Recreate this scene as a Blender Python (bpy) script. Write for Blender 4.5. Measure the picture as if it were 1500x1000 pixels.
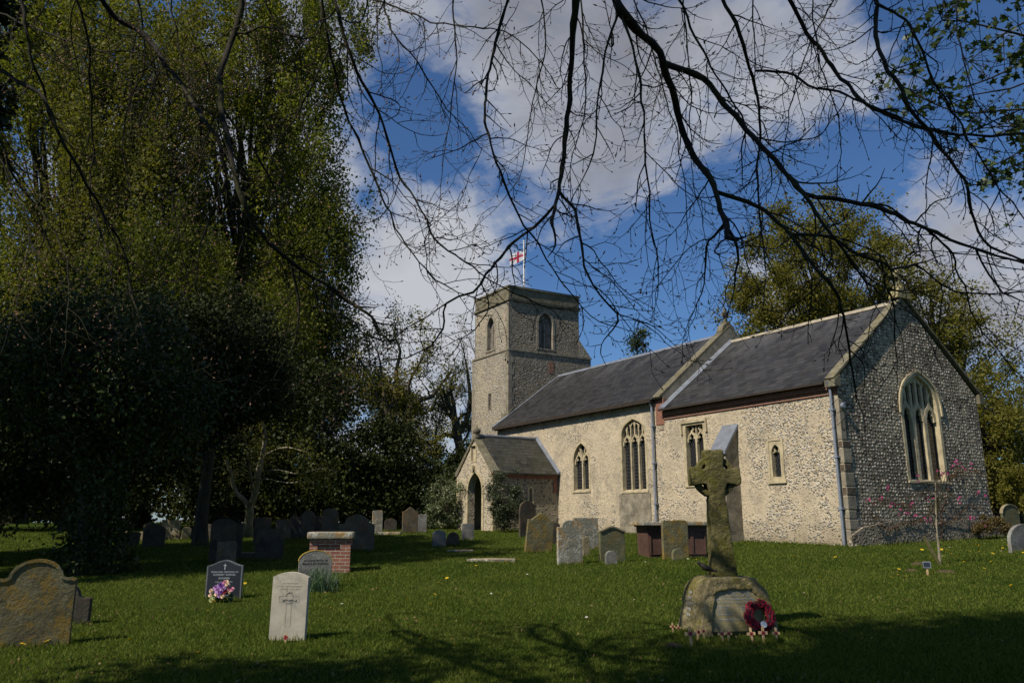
import bpy, bmesh, math, random
import numpy as np
from math import sin, cos, tan, atan, radians, pi, sqrt
from mathutils import Vector, Matrix
from mathutils.geometry import tessellate_polygon

for o in list(bpy.data.objects): bpy.data.objects.remove(o)
sc = bpy.context.scene
COL = sc.collection

# ------------------------------------------------------------ camera
FPX = 1150.0
TH = atan(265 / 1150)
EYE = np.array([0, 0, 1.4])
cam = bpy.data.cameras.new('camera'); co = bpy.data.objects.new('camera', cam); COL.objects.link(co)
cam.sensor_width = 36; cam.lens = FPX / 1500 * 36; cam.clip_end = 2000; cam.clip_start = .05
co.location = EYE; co.rotation_euler = (pi / 2 + TH, 0, 0)
sc.camera = co

# ------------------------------------------------------------ light
SUN_AZ, SUN_EL = 231.0, 48.0          # azimuth clockwise from the view direction (+Y)
sd = Vector((sin(radians(SUN_AZ)) * cos(radians(SUN_EL)), cos(radians(SUN_AZ)) * cos(radians(SUN_EL)), sin(radians(SUN_EL))))
sun = bpy.data.lights.new('sun', 'SUN'); so = bpy.data.objects.new('sun', sun); COL.objects.link(so)
sun.energy = 4.9; sun.angle = radians(.53); sun.color = (1, .915, .79)
so.rotation_euler = sd.to_track_quat('Z', 'Y').to_euler()
so.location = (-30, -30, 40)

sc.view_settings.view_transform = 'Standard'; sc.view_settings.look = 'None'
sc.view_settings.exposure = 0.13; sc.view_settings.gamma = 1

def setin(nd, kw):
    for k, v in kw.items():
        key = int(k[1:]) if k[0] == 'i' and k[1:].isdigit() else k.replace('_', ' ')
        s = nd.inputs[key]
        if isinstance(v, bpy.types.NodeSocket): nd.id_data.links.new(v, s)
        else: s.default_value = v

class NG:
    def __init__(s, tree):
        s.t = tree; tree.nodes.clear()
    def n(s, typ, props=None, **kw):
        nd = s.t.nodes.new(typ)
        for k, v in (props or {}).items(): setattr(nd, k, v)
        setin(nd, kw); return nd
    def math(s, op, a, b=0.0, c=None, clamp=False):
        nd = s.n('ShaderNodeMath', dict(operation=op, use_clamp=clamp))
        for i, v in enumerate((a, b) if c is None else (a, b, c)):
            if isinstance(v, bpy.types.NodeSocket): s.t.links.new(v, nd.inputs[i])
            else: nd.inputs[i].default_value = v
        return nd.outputs[0]
    def mix(s, f, a, b, blend='MIX'):
        nd = s.n('ShaderNodeMix', dict(data_type='RGBA', blend_type=blend))
        for i, v in ((0, f), (6, a), (7, b)):
            if isinstance(v, bpy.types.NodeSocket): s.t.links.new(v, nd.inputs[i])
            elif i == 0: nd.inputs[0].default_value = v
            else: nd.inputs[i].default_value = (*v, 1) if len(v) == 3 else v
        return nd.outputs[2]
    def noise(s, vec, scale, detail=4, rough=.55, dist=0, out=0):
        nd = s.n('ShaderNodeTexNoise', None, Scale=scale, Detail=detail, Roughness=rough, Distortion=dist)
        if vec is not None: s.t.links.new(vec, nd.inputs['Vector'])
        return nd.outputs[out]
    def vor(s, vec, scale, rnd=1, feature='F1'):
        nd = s.n('ShaderNodeTexVoronoi', dict(feature=feature), Scale=scale, Randomness=rnd)
        s.t.links.new(vec, nd.inputs['Vector']); return nd
    def ramp(s, f, stops, interp='LINEAR'):
        nd = s.n('ShaderNodeValToRGB'); cr = nd.color_ramp; cr.interpolation = interp
        while len(cr.elements) < len(stops): cr.elements.new(.5)
        for e, (p, c) in zip(cr.elements, stops):
            e.position = p
            e.color = (c, c, c, 1) if isinstance(c, (int, float)) else (*c, 1)
        s.t.links.new(f, nd.inputs[0]); return nd.outputs[0]
    def uv(s): return s.n('ShaderNodeUVMap', dict(uv_map='UVMap')).outputs[0]
    def obj(s): return s.n('ShaderNodeTexCoord').outputs['Object']
    def gen(s): return s.n('ShaderNodeTexCoord').outputs['Generated']
    def vscale(s, v, sc3):
        nd = s.n('ShaderNodeMapping'); s.t.links.new(v, nd.inputs[0]); nd.inputs['Scale'].default_value = sc3
        return nd.outputs[0]
    def warp(s, v, scale, amt):
        nz = s.noise(v, scale, 3, .5, 0, 1)
        m = s.n('ShaderNodeVectorMath', dict(operation='SUBTRACT')); s.t.links.new(nz, m.inputs[0]); m.inputs[1].default_value = (.5, .5, .5)
        k = s.n('ShaderNodeVectorMath', dict(operation='SCALE')); s.t.links.new(m.outputs[0], k.inputs[0]); k.inputs['Scale'].default_value = amt
        a = s.n('ShaderNodeVectorMath', dict(operation='ADD')); s.t.links.new(v, a.inputs[0]); s.t.links.new(k.outputs[0], a.inputs[1])
        return a.outputs[0]
    def bump(s, h, dist=.02, strength=1.0, normal=None):
        nd = s.n('ShaderNodeBump', None, Strength=strength, Distance=dist); s.t.links.new(h, nd.inputs['Height'])
        if normal is not None: s.t.links.new(normal, nd.inputs['Normal'])
        return nd.outputs[0]
    def out(s, col, rough=.85, normal=None, spec=.3, metal=0, **kw):
        b = s.n('ShaderNodeBsdfPrincipled')
        for key, v in (('Base Color', col), ('Roughness', rough), ('Metallic', metal), ('Specular IOR Level', spec)):
            if isinstance(v, bpy.types.NodeSocket): s.t.links.new(v, b.inputs[key])
            elif key == 'Base Color': b.inputs[key].default_value = (*v, 1)
            else: b.inputs[key].default_value = v
        if normal is not None: s.t.links.new(normal, b.inputs['Normal'])
        o = s.n('ShaderNodeOutputMaterial'); s.t.links.new(b.outputs[0], o.inputs[0]); return b

def newmat(name):
    m = bpy.data.materials.new(name); m.use_nodes = True
    return m, NG(m.node_tree)

# ------------------------------------------------------------ world: Nishita sky with broken cloud
w = bpy.data.worlds.new('World'); sc.world = w; w.use_nodes = True
g = NG(w.node_tree)
sky = g.n('ShaderNodeTexSky', dict(sky_type='NISHITA', sun_disc=False, sun_elevation=radians(SUN_EL), sun_rotation=radians(SUN_AZ), air_density=1.0, dust_density=.3, ozone_density=2.5, altitude=50))
dirv = g.n('ShaderNodeTexCoord').outputs['Generated']
sep = g.n('ShaderNodeSeparateXYZ'); g.t.links.new(dirv, sep.inputs[0])
zc = g.math('ADD', g.math('MAXIMUM', sep.outputs[2], 0.0), .22)
px_ = g.math('DIVIDE', sep.outputs[0], zc); py_ = g.math('DIVIDE', sep.outputs[1], zc)
cv = g.n('ShaderNodeCombineXYZ'); g.t.links.new(px_, cv.inputs[0]); g.t.links.new(py_, cv.inputs[1])
n1 = g.noise(cv.outputs[0], 1.25, 9, .56, .5)
n2 = g.noise(dirv, 2.2, 7, .58, .35)
def blob(px, py, rad, amt):
    x = (px - 750) / FPX; y = -(py - 500) / FPX
    d = Vector((x, cos(TH) - y * sin(TH), sin(TH) + y * cos(TH))).normalized()
    dn = g.n('ShaderNodeVectorMath', dict(operation='DISTANCE')); g.t.links.new(dirv, dn.inputs[0]); dn.inputs[1].default_value = d
    mr = g.n('ShaderNodeMapRange', dict(interpolation_type='SMOOTHSTEP')); g.t.links.new(dn.outputs['Value'], mr.inputs[0])
    mr.inputs[1].default_value = rad; mr.inputs[2].default_value = 0; mr.inputs[3].default_value = 0; mr.inputs[4].default_value = amt
    return mr.outputs[0]
n4 = g.noise(dirv, 6.5, 8, .62, .6)
cov = g.math('ADD', g.math('ADD', g.math('MULTIPLY', n2, .95), g.math('MULTIPLY', n1, .25)), g.math('MULTIPLY', g.math('SUBTRACT', n4, .5), .55))
cov = g.math('SUBTRACT', cov, .165)
for b in [
    (760, 20, .22, .16), (930, 110, .24, .155), (1120, 90, .20, .12), (1240, 100, .14, .12), (800, 200, .18, .12), (960, 250, .15, .08),
    (560, 450, .13, .17), (650, 400, .16, .18), (700, 520, .14, .16), (620, 620, .2, .15), (660, 430, .12, .10), (200, 620, .5, .12), (1420, 360, .15, .16), (1480, 450, .16, .2), (1320, 290, .09, .08),
    (1150, 440, .10, .12), (470, 300, .07, .08), (1480, 120, .12, .08), (100, 200, .3, .1), (620, 190, .15, -.12), (590, 110, .10, -.08), (550, 300, .08, -.08), (600, 60, .12, .04), (900, 440, .13, -.10), (830, 400, .08, -.06), (1180, 270, .14, -.10), (1050, 350, .12, -.1)]:
    cov = g.math('ADD', cov, blob(*b))
n6 = g.noise(g.vscale(dirv, (1, 1, 2.2)), 5.0, 9, .66, .8)
mask = g.ramp(g.math('ADD', cov, g.math('MULTIPLY', g.math('SUBTRACT', n6, .5), .46)), [(.47, 0), (.54, .35), (.60, .75), (.70, 1)])
n3 = g.noise(dirv, 3.1, 8, .55, .3)
thick = g.math('ADD', g.math('MULTIPLY', cov, 1.1), g.math('ADD', g.math('MULTIPLY', g.math('SUBTRACT', n3, .5), 1.5), g.math('ADD', .47, blob(640, 430, .38, -.40))))
ccol = g.ramp(g.math('MULTIPLY', thick, .5), [(.40, (6.2, 6.4, 6.9)), (.52, (5.3, 5.5, 6.1)), (.62, (3.6, 3.75, 4.3)), (.78, (2.2, 2.3, 2.7))])
tint = g.mix(1.0, sky.outputs[0], (.60, .84, 1.12), 'MULTIPLY')
skyc = g.mix(mask, tint, ccol)
# blend(clouds are as bright as the daylight on them, in the sky texture's own units)
bg = g.n('ShaderNodeBackground', None, Strength=.078); g.t.links.new(skyc, bg.inputs[0])
wo = g.n('ShaderNodeOutputWorld'); g.t.links.new(bg.outputs[0], wo.inputs[0])

# ------------------------------------------------------------ helpers
YK = [0, 9, 12, 16, 20, 25, 32, 38, 46, 60, 90]; ZK = [0, 0, .08, .27, .44, .64, .9, 1.08, 1.25, 1.35, 1.4]
def gz(x, y):
    return np.interp(y, YK, ZK) + .012 * np.maximum(0, np.minimum(x, 25) - 8) + .018 * np.sin(x * .9 + 1.3 * np.sin(y * .5)) * np.cos(y * .8) + .01 * np.sin(x * 2.3 + y * 1.1)
def ray(px, py):
    x = (px - 750) / FPX; y = -(py - 500) / FPX
    return np.array([x, cos(TH) - y * sin(TH), sin(TH) + y * cos(TH)])
def at(px, py, Y):
    r = ray(px, py); return EYE + r * Y / r[1]
def gp(px, py):
    r = ray(px, py); Y = np.arange(4, 90, .02)
    p = EYE + r * (Y / r[1])[:, None]
    i = np.argmax(p[:, 2] <= gz(p[:, 0], p[:, 1])); return p[i]
def scale_at(Y): return FPX / (Y * cos(TH) - .5 * sin(TH) * 0) * 1.0

def tag(o, label=None, cat=None, group=None, kind=None):
    if label: o['label'] = label
    if cat: o['category'] = cat
    if group: o['group'] = group
    if kind: o['kind'] = kind
    return o
def empty(name, loc, rz=0, **kw):
    o = bpy.data.objects.new(name, None); COL.objects.link(o); o.location = loc; o.rotation_euler = (0, 0, rz)
    o.empty_display_size = .2
    return tag(o, **kw)
def copy_tree(o, parent=None):
    c = o.copy(); COL.objects.link(c); c.parent = parent
    for ch in list(o.children): copy_tree(ch, c)
    return c

def np_mesh(name, verts, faces, mat, parent=None, uvs=None, smooth=False, mats=None, fm=None, origin=None):
    """verts Nx3 array, faces MxK array (same K)"""
    me = bpy.data.meshes.new(name)
    verts = np.asarray(verts, dtype=np.float32)
    if origin is not None: verts = verts - np.asarray(origin, dtype=np.float32)
    faces = np.asarray(faces, dtype=np.int32)
    M, K = faces.shape
    me.vertices.add(len(verts)); me.vertices.foreach_set('co', verts.ravel())
    me.loops.add(M * K); me.loops.foreach_set('vertex_index', faces.ravel())
    me.polygons.add(M); me.polygons.foreach_set('loop_start', np.arange(0, M * K, K, dtype=np.int32))
    me.polygons.foreach_set('loop_total', np.full(M, K, dtype=np.int32))
    if smooth: me.polygons.foreach_set('use_smooth', np.ones(M, dtype=bool))
    for m in (mats or [mat]): me.materials.append(m)
    if fm is not None: me.polygons.foreach_set('material_index', np.asarray(fm, dtype=np.int32))
    if uvs is not None:
        l = me.uv_layers.new(name='UVMap'); l.data.foreach_set('uv', np.asarray(uvs, dtype=np.float32).ravel())
    me.update(calc_edges=True); me.validate()
    o = bpy.data.objects.new(name, me); COL.objects.link(o)
    if parent: o.parent = parent
    return o

class MB:
    def __init__(s): s.v = []; s.f = []; s.uv = []; s.mi = []; s.m = 0
    def poly(s, pts, uv=None):
        i = len(s.v); pts = [tuple(map(float, p)) for p in pts]; s.v += pts
        s.f.append(tuple(range(i, i + len(pts))))
        if uv is None:
            a, b, c = Vector(pts[0]), Vector(pts[1]), Vector(pts[2])
            n = (b - a).cross(c - a)
            if n.length < 1e-9 and len(pts) > 3: n = (c - a).cross(Vector(pts[3]) - a)
            n = n.normalized() if n.length > 1e-12 else Vector((0, 0, 1))
            if abs(n.z) > .95: t = Vector((1, 0, 0)); bb = Vector((0, 1, 0))
            else: t = Vector((0, 0, 1)).cross(n).normalized(); bb = n.cross(t)
            if bb.z < 0: bb = -bb
            uv = [(Vector(p).dot(t), Vector(p).dot(bb)) for p in pts]
        s.uv.append(uv); s.mi.append(s.m)
    def hexa(s, P):   # 8 points: bottom 4, top 4
        for f in ((0, 1, 2, 3), (7, 6, 5, 4), (0, 4, 5, 1), (1, 5, 6, 2), (2, 6, 7, 3), (3, 7, 4, 0)): s.poly([P[i] for i in f])
    def box(s, x0, x1, y0, y1, z0, z1, fn=None):
        P = [(x0, y0, z0), (x1, y0, z0), (x1, y1, z0), (x0, y1, z0), (x0, y0, z1), (x1, y0, z1), (x1, y1, z1), (x0, y1, z1)]
        s.hexa([fn(*p) for p in P] if fn else P)
    def prism(s, pts, fn, d0, d1):   # 2d outline (a,z), fn(a,d,z)
        n = len(pts)
        tri = tessellate_polygon([[Vector((a, z, 0)) for a, z in pts]])
        for d in (d0, d1):
            for t in tri: s.poly([fn(pts[i][0], d, pts[i][1]) for i in t], [pts[i] for i in t])
        for i in range(n):
            p, q = pts[i], pts[(i + 1) % n]
            s.poly([fn(p[0], d0, p[1]), fn(q[0], d0, q[1]), fn(q[0], d1, q[1]), fn(p[0], d1, p[1])])
    def wall(s, outer, holes, fn, depth):
        loops = [outer] + holes; flat = [p for l in loops for p in l]
        for t in tessellate_polygon([[Vector((a, z, 0)) for a, z in l] for l in loops]):
            s.poly([fn(flat[i][0], 0, flat[i][1]) for i in t], [flat[i] for i in t])
        for h in holes:
            for i in range(len(h)):
                p, q = h[i], h[(i + 1) % len(h)]
                s.poly([fn(p[0], 0, p[1]), fn(q[0], 0, q[1]), fn(q[0], depth, q[1]), fn(p[0], depth, p[1])])
    def ribbon(s, path, wd, fn, d0, d1, closed=False):
        n = len(path); L = []; R = []
        for i in range(n):
            a = Vector(path[i - 1] if (i > 0 or closed) else path[i]); b = Vector(path[(i + 1) % n] if (i < n - 1 or closed) else path[i])
            t = b - a; t = t.normalized() if t.length > 1e-9 else Vector((1, 0)); nn = Vector((-t.y, t.x)); c = Vector(path[i])
            k = 1.0
            if 0 < i < n - 1:
                t1 = (c - a); t2 = (b - c)
                if t1.length > 1e-6 and t2.length > 1e-6: k = 1 / max(.5, sqrt(max(.01, (1 + t1.normalized().dot(t2.normalized())) / 2)))
            L.append(c + nn * wd / 2 * k); R.append(c - nn * wd / 2 * k)
        rng = range(n if closed else n - 1)
        for i in rng:
            j = (i + 1) % n
            A, B, Cc, D = L[i], L[j], R[j], R[i]
            for d in (d0, d1): s.poly([fn(p.x, d, p.y) for p in (A, B, Cc, D)])
            s.poly([fn(A.x, d0, A.y), fn(B.x, d0, B.y), fn(B.x, d1, B.y), fn(A.x, d1, A.y)])
            s.poly([fn(D.x, d0, D.y), fn(Cc.x, d0, Cc.y), fn(Cc.x, d1, Cc.y), fn(D.x, d1, D.y)])
        if not closed:
            for i in (0, n - 1): s.poly([fn(L[i].x, d0, L[i].y), fn(R[i].x, d0, R[i].y), fn(R[i].x, d1, R[i].y), fn(L[i].x, d1, L[i].y)])
    def lathe(s, prof, c=(0, 0, 0), seg=12):
        for i in range(len(prof) - 1):
            (r0, z0), (r1, z1) = prof[i], prof[i + 1]
            for k in range(seg):
                a, b = 2 * pi * k / seg, 2 * pi * (k + 1) / seg
                s.poly([(c[0] + r0 * cos(a), c[1] + r0 * sin(a), c[2] + z0), (c[0] + r0 * cos(b), c[1] + r0 * sin(b), c[2] + z0),
                        (c[0] + r1 * cos(b), c[1] + r1 * sin(b), c[2] + z1), (c[0] + r1 * cos(a), c[1] + r1 * sin(a), c[2] + z1)])
    def tube(s, pts, rad, k=6):
        V, F = tube_np([(np.array(pts, float), np.array(rad if hasattr(rad, '__len__') else [rad] * len(pts), float))], k)
        for f in F: s.poly([V[i] for i in f])
    def build(s, name, mats, parent=None, origin=(0, 0, 0), smooth=False, bevel=0, subdiv=0, noise=0, nscale=3, seed=0):
        me = bpy.data.meshes.new(name); ox, oy, oz = origin
        me.from_pydata([(x - ox, y - oy, z - oz) for x, y, z in s.v], [], s.f)
        l = me.uv_layers.new(name='UVMap'); l.data.foreach_set('uv', np.array([c for u in s.uv for c in u], dtype=np.float32).ravel())
        for m in (mats if isinstance(mats, (list, tuple)) else [mats]): me.materials.append(m)
        me.polygons.foreach_set('material_index', s.mi)
        bm = bmesh.new(); bm.from_mesh(me)
        bmesh.ops.remove_doubles(bm, verts=bm.verts, dist=1e-4)
        bmesh.ops.recalc_face_normals(bm, faces=bm.faces)
        if bevel: bmesh.ops.bevel(bm, geom=[e for e in bm.edges if len(e.link_faces) == 2 and e.calc_face_angle(0) > .5], offset=bevel, segments=2, affect='EDGES', profile=.6)
        for _ in range(subdiv): bmesh.ops.subdivide_edges(bm, edges=bm.edges, cuts=1, use_grid_fill=True)
        if noise:
            from mathutils import noise as mn
            off = Vector((seed * 7.1, seed * 3.3, seed))
            for v in bm.verts:
                d = mn.noise_vector(v.co * nscale + off) + .5 * mn.noise_vector(v.co * nscale * 2.7 + off)
                v.co += d * noise
        bm.to_mesh(me); bm.free()
        if smooth: me.polygons.foreach_set('use_smooth', [True] * len(me.polygons))
        o = bpy.data.objects.new(name, me); COL.objects.link(o)
        if parent: o.parent = parent
        return o

def tube_np(paths, k=5):
    V = []; F = []; base = 0
    for P, R in paths:
        P = np.asarray(P, float); n = len(P)
        if n < 2: continue
        T = np.gradient(P, axis=0); T /= np.linalg.norm(T, axis=1)[:, None] + 1e-9
        ref = np.array([0, 0, 1.]) if abs(T[:, 2]).mean() < .8 else np.array([1., 0, 0])
        A = np.cross(T, ref); A /= np.linalg.norm(A, axis=1)[:, None] + 1e-9
        B = np.cross(T, A)
        ang = np.arange(k) * 2 * pi / k
        ring = P[:, None, :] + np.asarray(R)[:, None, None] * (A[:, None, :] * np.cos(ang)[None, :, None] + B[:, None, :] * np.sin(ang)[None, :, None])
        V.append(ring.reshape(-1, 3))
        i = np.arange(n - 1)[:, None] * k; j = np.arange(k)[None, :]; j2 = (j + 1) % k
        F.append((np.stack([i + j, i + j2, i + k + j2, i + k + j], -1) + base).reshape(-1, 4)); base += n * k
    return np.concatenate(V), np.concatenate(F)

def tube_obj(name, paths, mat, parent=None, k=5, origin=None):
    V, F = tube_np(paths, k); return np_mesh(name, V, F, mat, parent, smooth=True, origin=origin)

def resample(pts, step):
    """Catmull-Rom through the points, about `step` apart"""
    P = np.asarray(pts, float); out = []
    Q = np.vstack([2 * P[0] - P[1], P, 2 * P[-1] - P[-2]])
    for i in range(1, len(Q) - 2):
        p0, p1, p2, p3 = Q[i - 1], Q[i], Q[i + 1], Q[i + 2]
        n = max(1, int(np.linalg.norm((p2 - p1)[:3]) / step))
        t = (np.arange(n) / n)[:, None]
        out.append(.5 * (2 * p1 + (p2 - p0) * t + (2 * p0 - 5 * p1 + 4 * p2 - p3) * t ** 2 + (3 * p1 - p0 - 3 * p2 + p3) * t ** 3))
    out.append(P[-1][None]); return np.vstack(out)

def leaves(name, C, size, mat, parent=None, rng=None, droop=.3, ratio=.6, origin=None, sizevar=.35, up=.35):
    """one mesh of small folded leaves at the centres C"""
    n = len(C); C = np.asarray(C, float)
    d = rng.normal(size=(n, 3)); d[:, 2] -= droop; d /= np.linalg.norm(d, axis=1)[:, None]
    q = rng.normal(size=(n, 3)); q[:, 2] += up
    s = np.cross(d, q); s /= np.linalg.norm(s, axis=1)[:, None] + 1e-9
    nn = np.cross(s, d)
    L = (size * (1 + sizevar * rng.normal(size=n)).clip(.4, 2))[:, None]
    W = L * ratio * .5
    V = np.stack([C - d * L * .5, C + s * W + nn * W * .25, C + d * L * .5, C - s * W + nn * W * .25], 1).reshape(-1, 3)
    F = np.arange(n * 4).reshape(-1, 4)
    return np_mesh(name, V, F, mat, parent, origin=origin)

# ------------------------------------------------------------ materials
def m_plain(name, col, rough=.8, nscale=6, namt=.25, bump=.01, bscale=30, coords='obj', spec=.3, metal=0):
    m, g = newmat(name); v = g.obj() if coords == 'obj' else g.uv()
    a = g.noise(v, nscale, 5); c = g.mix(g.ramp(a, [(.3, 0), (.7, 1)]), tuple(x * (1 - namt) for x in col), tuple(min(1, x * (1 + namt)) for x in col))
    g.out(c, rough, g.bump(g.noise(v, bscale, 4), bump) if bump else None, spec, metal); return m

def m_southwall(name, flinty=1.0, base=(.53, .45, .32)):
    m, g = newmat(name); uv = g.uv(); su = g.n('ShaderNodeSeparateXYZ'); g.t.links.new(uv, su.inputs[0]); X, Z = su.outputs[0], su.outputs[1]
    wv = g.warp(uv, 3, .10)
    vo = g.vor(wv, 14.5); vo2 = g.vor(wv, 19)
    big = g.noise(uv, .42, 4, .6); med = g.noise(uv, 1.6, 5, .6); fine = g.noise(uv, 14, 5, .6)
    # bare flints: most in the eastern part of the wall, few in the limewashed nave wall
    band = g.ramp(g.math('DIVIDE', X, 22.0), [(0, .44), (.02, .46), (.10, .47), (.17, .46), (.21, .36), (.30, .46), (.38, .46), (.45, .34), (.60, .41), (.75, .36), (1, .40)])
    fm = g.math('ADD', g.math('MULTIPLY', g.math('SUBTRACT', big, .5), 1.3), g.math('ADD', g.math('MULTIPLY', g.math('SUBTRACT', med, .5), .9), band))
    patch = g.math('MULTIPLY', g.ramp(g.math('DIVIDE', X, 22.0), [(0, 0), (.03, .7), (.08, 1), (.15, 1), (.178, 0)]), g.ramp(g.math('DIVIDE', Z, 8.0), [(.30, 0), (.36, 1), (.64, 1), (.70, .3)]))
    fm = g.math('ADD', fm, g.math('MULTIPLY', patch, .22))
    low = g.ramp(g.math('DIVIDE', Z, 8.0), [(.14, .12), (.24, 0)])
    fm = g.math('ADD', fm, low)
    fm = g.math('MULTIPLY', fm, flinty)
    fmask = g.ramp(fm, [(.44, 0), (.56, 1)])
    # size of the stone shown grows with the mask
    thr = g.math('MULTIPLY', fmask, .50)
    stone = g.math('SUBTRACT', g.math('ADD', thr, .10), g.math('DIVIDE', vo.outputs['Distance'], 1.0))
    stone = g.math('MULTIPLY', stone, 9, clamp=True)
    stone = g.math('MULTIPLY', stone, g.ramp(fm, [(.36, 0), (.42, 1)]))
    rnd = g.n('ShaderNodeSeparateColor'); g.t.links.new(vo.outputs['Color'], rnd.inputs[0])
    scol = g.ramp(rnd.outputs[0], [(0, (.13, .12, .105)), (.10, (.25, .235, .21)), (.28, (.36, .34, .30)), (.50, (.46, .43, .37)), (.74, (.56, .53, .46)), (.86, (.40, .31, .20)), (1, (.30, .30, .30))], 'CONSTANT')
    basec = g.mix(g.ramp(med, [(.35, 0), (.65, 1)]), tuple(b * .82 for b in base), tuple(min(1, b * 1.1) for b in base))
    ghost = g.math('MULTIPLY', g.ramp(vo.outputs['Distance'], [(.18, 1), (.42, 0)]), g.ramp(g.noise(uv, 2.3, 4, .6), [(.36, 0), (.56, .62)]))
    basec = g.mix(ghost, basec, scol)
    basec = g.mix(g.math('MULTIPLY', g.ramp(g.noise(uv, 7, 4, .7), [(.50, 0), (.66, 1)]), .38), basec, (.30, .24, .15))
    basec = g.mix(g.ramp(g.noise(uv, .8, 6, .65), [(.56, 0), (.68, .65)]), basec, (.36, .315, .235))
    basec = g.mix(g.math('MULTIPLY', g.ramp(fine, [(.50, 0), (.68, 1)]), .45), basec, (.34, .26, .15))
    # scattered dark pits where the render has fallen off a flint
    pit = g.math('MULTIPLY', g.ramp(vo2.outputs['Distance'], [(.14, 1), (.27, 0)]), g.ramp(g.noise(uv, 1.3, 5, .65), [(.44, 0), (.60, 1)]))
    c = g.mix(g.math('MULTIPLY', stone, .80), basec, scol)
    c = g.mix(g.math('MULTIPLY', pit, .62), c, (.13, .11, .08))
    c = g.mix(g.ramp(g.noise(g.vscale(uv, (1.3, .7, 1)), .75, 6, .7, .4), [(.54, 0), (.585, .55)]), c, (.30, .265, .20))
    # damp, dirty foot of the wall
    c = g.mix(g.math('MULTIPLY', g.ramp(g.math('ADD', g.math('DIVIDE', Z, 8.0), g.math('MULTIPLY', med, .08)), [(.13, 1), (.24, 0)]), .5), c, (.17, .14, .085))
    h = g.math('ADD', g.math('MULTIPLY', fine, .35), g.math('MULTIPLY', stone, g.math('SUBTRACT', 1.0, g.math('MULTIPLY', vo.outputs['Distance'], 1.6))))
    h = g.math('SUBTRACT', h, g.math('MULTIPLY', pit, 1.2))
    h = g.math('ADD', g.math('ADD', h, g.math('MULTIPLY', med, 1.0)), g.math('ADD', g.math('MULTIPLY', ghost, .6), g.math('MULTIPLY', g.noise(uv, 6, 5, .7), .9)))
    g.out(c, .92, g.bump(h, .042, .9), .12); return m

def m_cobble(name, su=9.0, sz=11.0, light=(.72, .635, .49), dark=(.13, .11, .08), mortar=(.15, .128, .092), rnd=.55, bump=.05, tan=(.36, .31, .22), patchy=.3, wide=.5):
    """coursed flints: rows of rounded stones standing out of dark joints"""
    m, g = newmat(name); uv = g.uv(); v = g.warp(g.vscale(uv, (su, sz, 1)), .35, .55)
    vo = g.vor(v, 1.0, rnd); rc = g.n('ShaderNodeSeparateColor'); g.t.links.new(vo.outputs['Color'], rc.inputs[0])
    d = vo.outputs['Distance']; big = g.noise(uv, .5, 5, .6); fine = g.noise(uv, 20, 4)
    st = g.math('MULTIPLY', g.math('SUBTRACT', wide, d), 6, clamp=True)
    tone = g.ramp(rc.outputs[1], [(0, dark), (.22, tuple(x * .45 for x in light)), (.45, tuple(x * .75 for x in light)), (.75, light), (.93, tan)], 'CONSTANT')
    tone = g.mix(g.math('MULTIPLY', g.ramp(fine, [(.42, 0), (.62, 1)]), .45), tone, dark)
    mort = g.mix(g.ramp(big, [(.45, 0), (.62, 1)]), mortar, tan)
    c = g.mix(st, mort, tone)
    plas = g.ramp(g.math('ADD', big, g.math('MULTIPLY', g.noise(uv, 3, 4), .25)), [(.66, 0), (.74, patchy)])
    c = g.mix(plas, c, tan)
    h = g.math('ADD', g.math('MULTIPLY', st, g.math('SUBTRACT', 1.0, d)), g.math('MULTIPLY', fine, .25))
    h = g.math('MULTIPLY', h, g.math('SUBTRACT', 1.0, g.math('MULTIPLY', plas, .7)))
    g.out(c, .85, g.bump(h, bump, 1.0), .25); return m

def m_brick(name, c1=(.28, .095, .055), c2=(.20, .07, .05), mortar=(.34, .29, .22), scale=1.0, bw=.22, bh=.075, dirt=.4):
    m, g = newmat(name); uv = g.uv()
    b = g.n('ShaderNodeTexBrick', None, Scale=scale); g.t.links.new(g.warp(uv, 6, .012), b.inputs[0])
    b.inputs['Color1'].default_value = (*c1, 1); b.inputs['Color2'].default_value = (*c2, 1); b.inputs['Mortar'].default_value = (*mortar, 1)
    b.inputs['Brick Width'].default_value = bw; b.inputs['Row Height'].default_value = bh; b.inputs['Mortar Size'].default_value = .009; b.inputs['Mortar Smooth'].default_value = .3
    c = g.mix(g.math('MULTIPLY', g.ramp(g.noise(uv, 5, 5, .65), [(.45, 0), (.65, 1)]), dirt), b.outputs[0], (.10, .075, .05))
    h = g.math('ADD', g.math('MULTIPLY', b.outputs[1], -1.0), g.math('MULTIPLY', g.noise(uv, 40, 3), .5))
    g.out(c, .9, g.bump(h, .012), .2); return m

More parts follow.
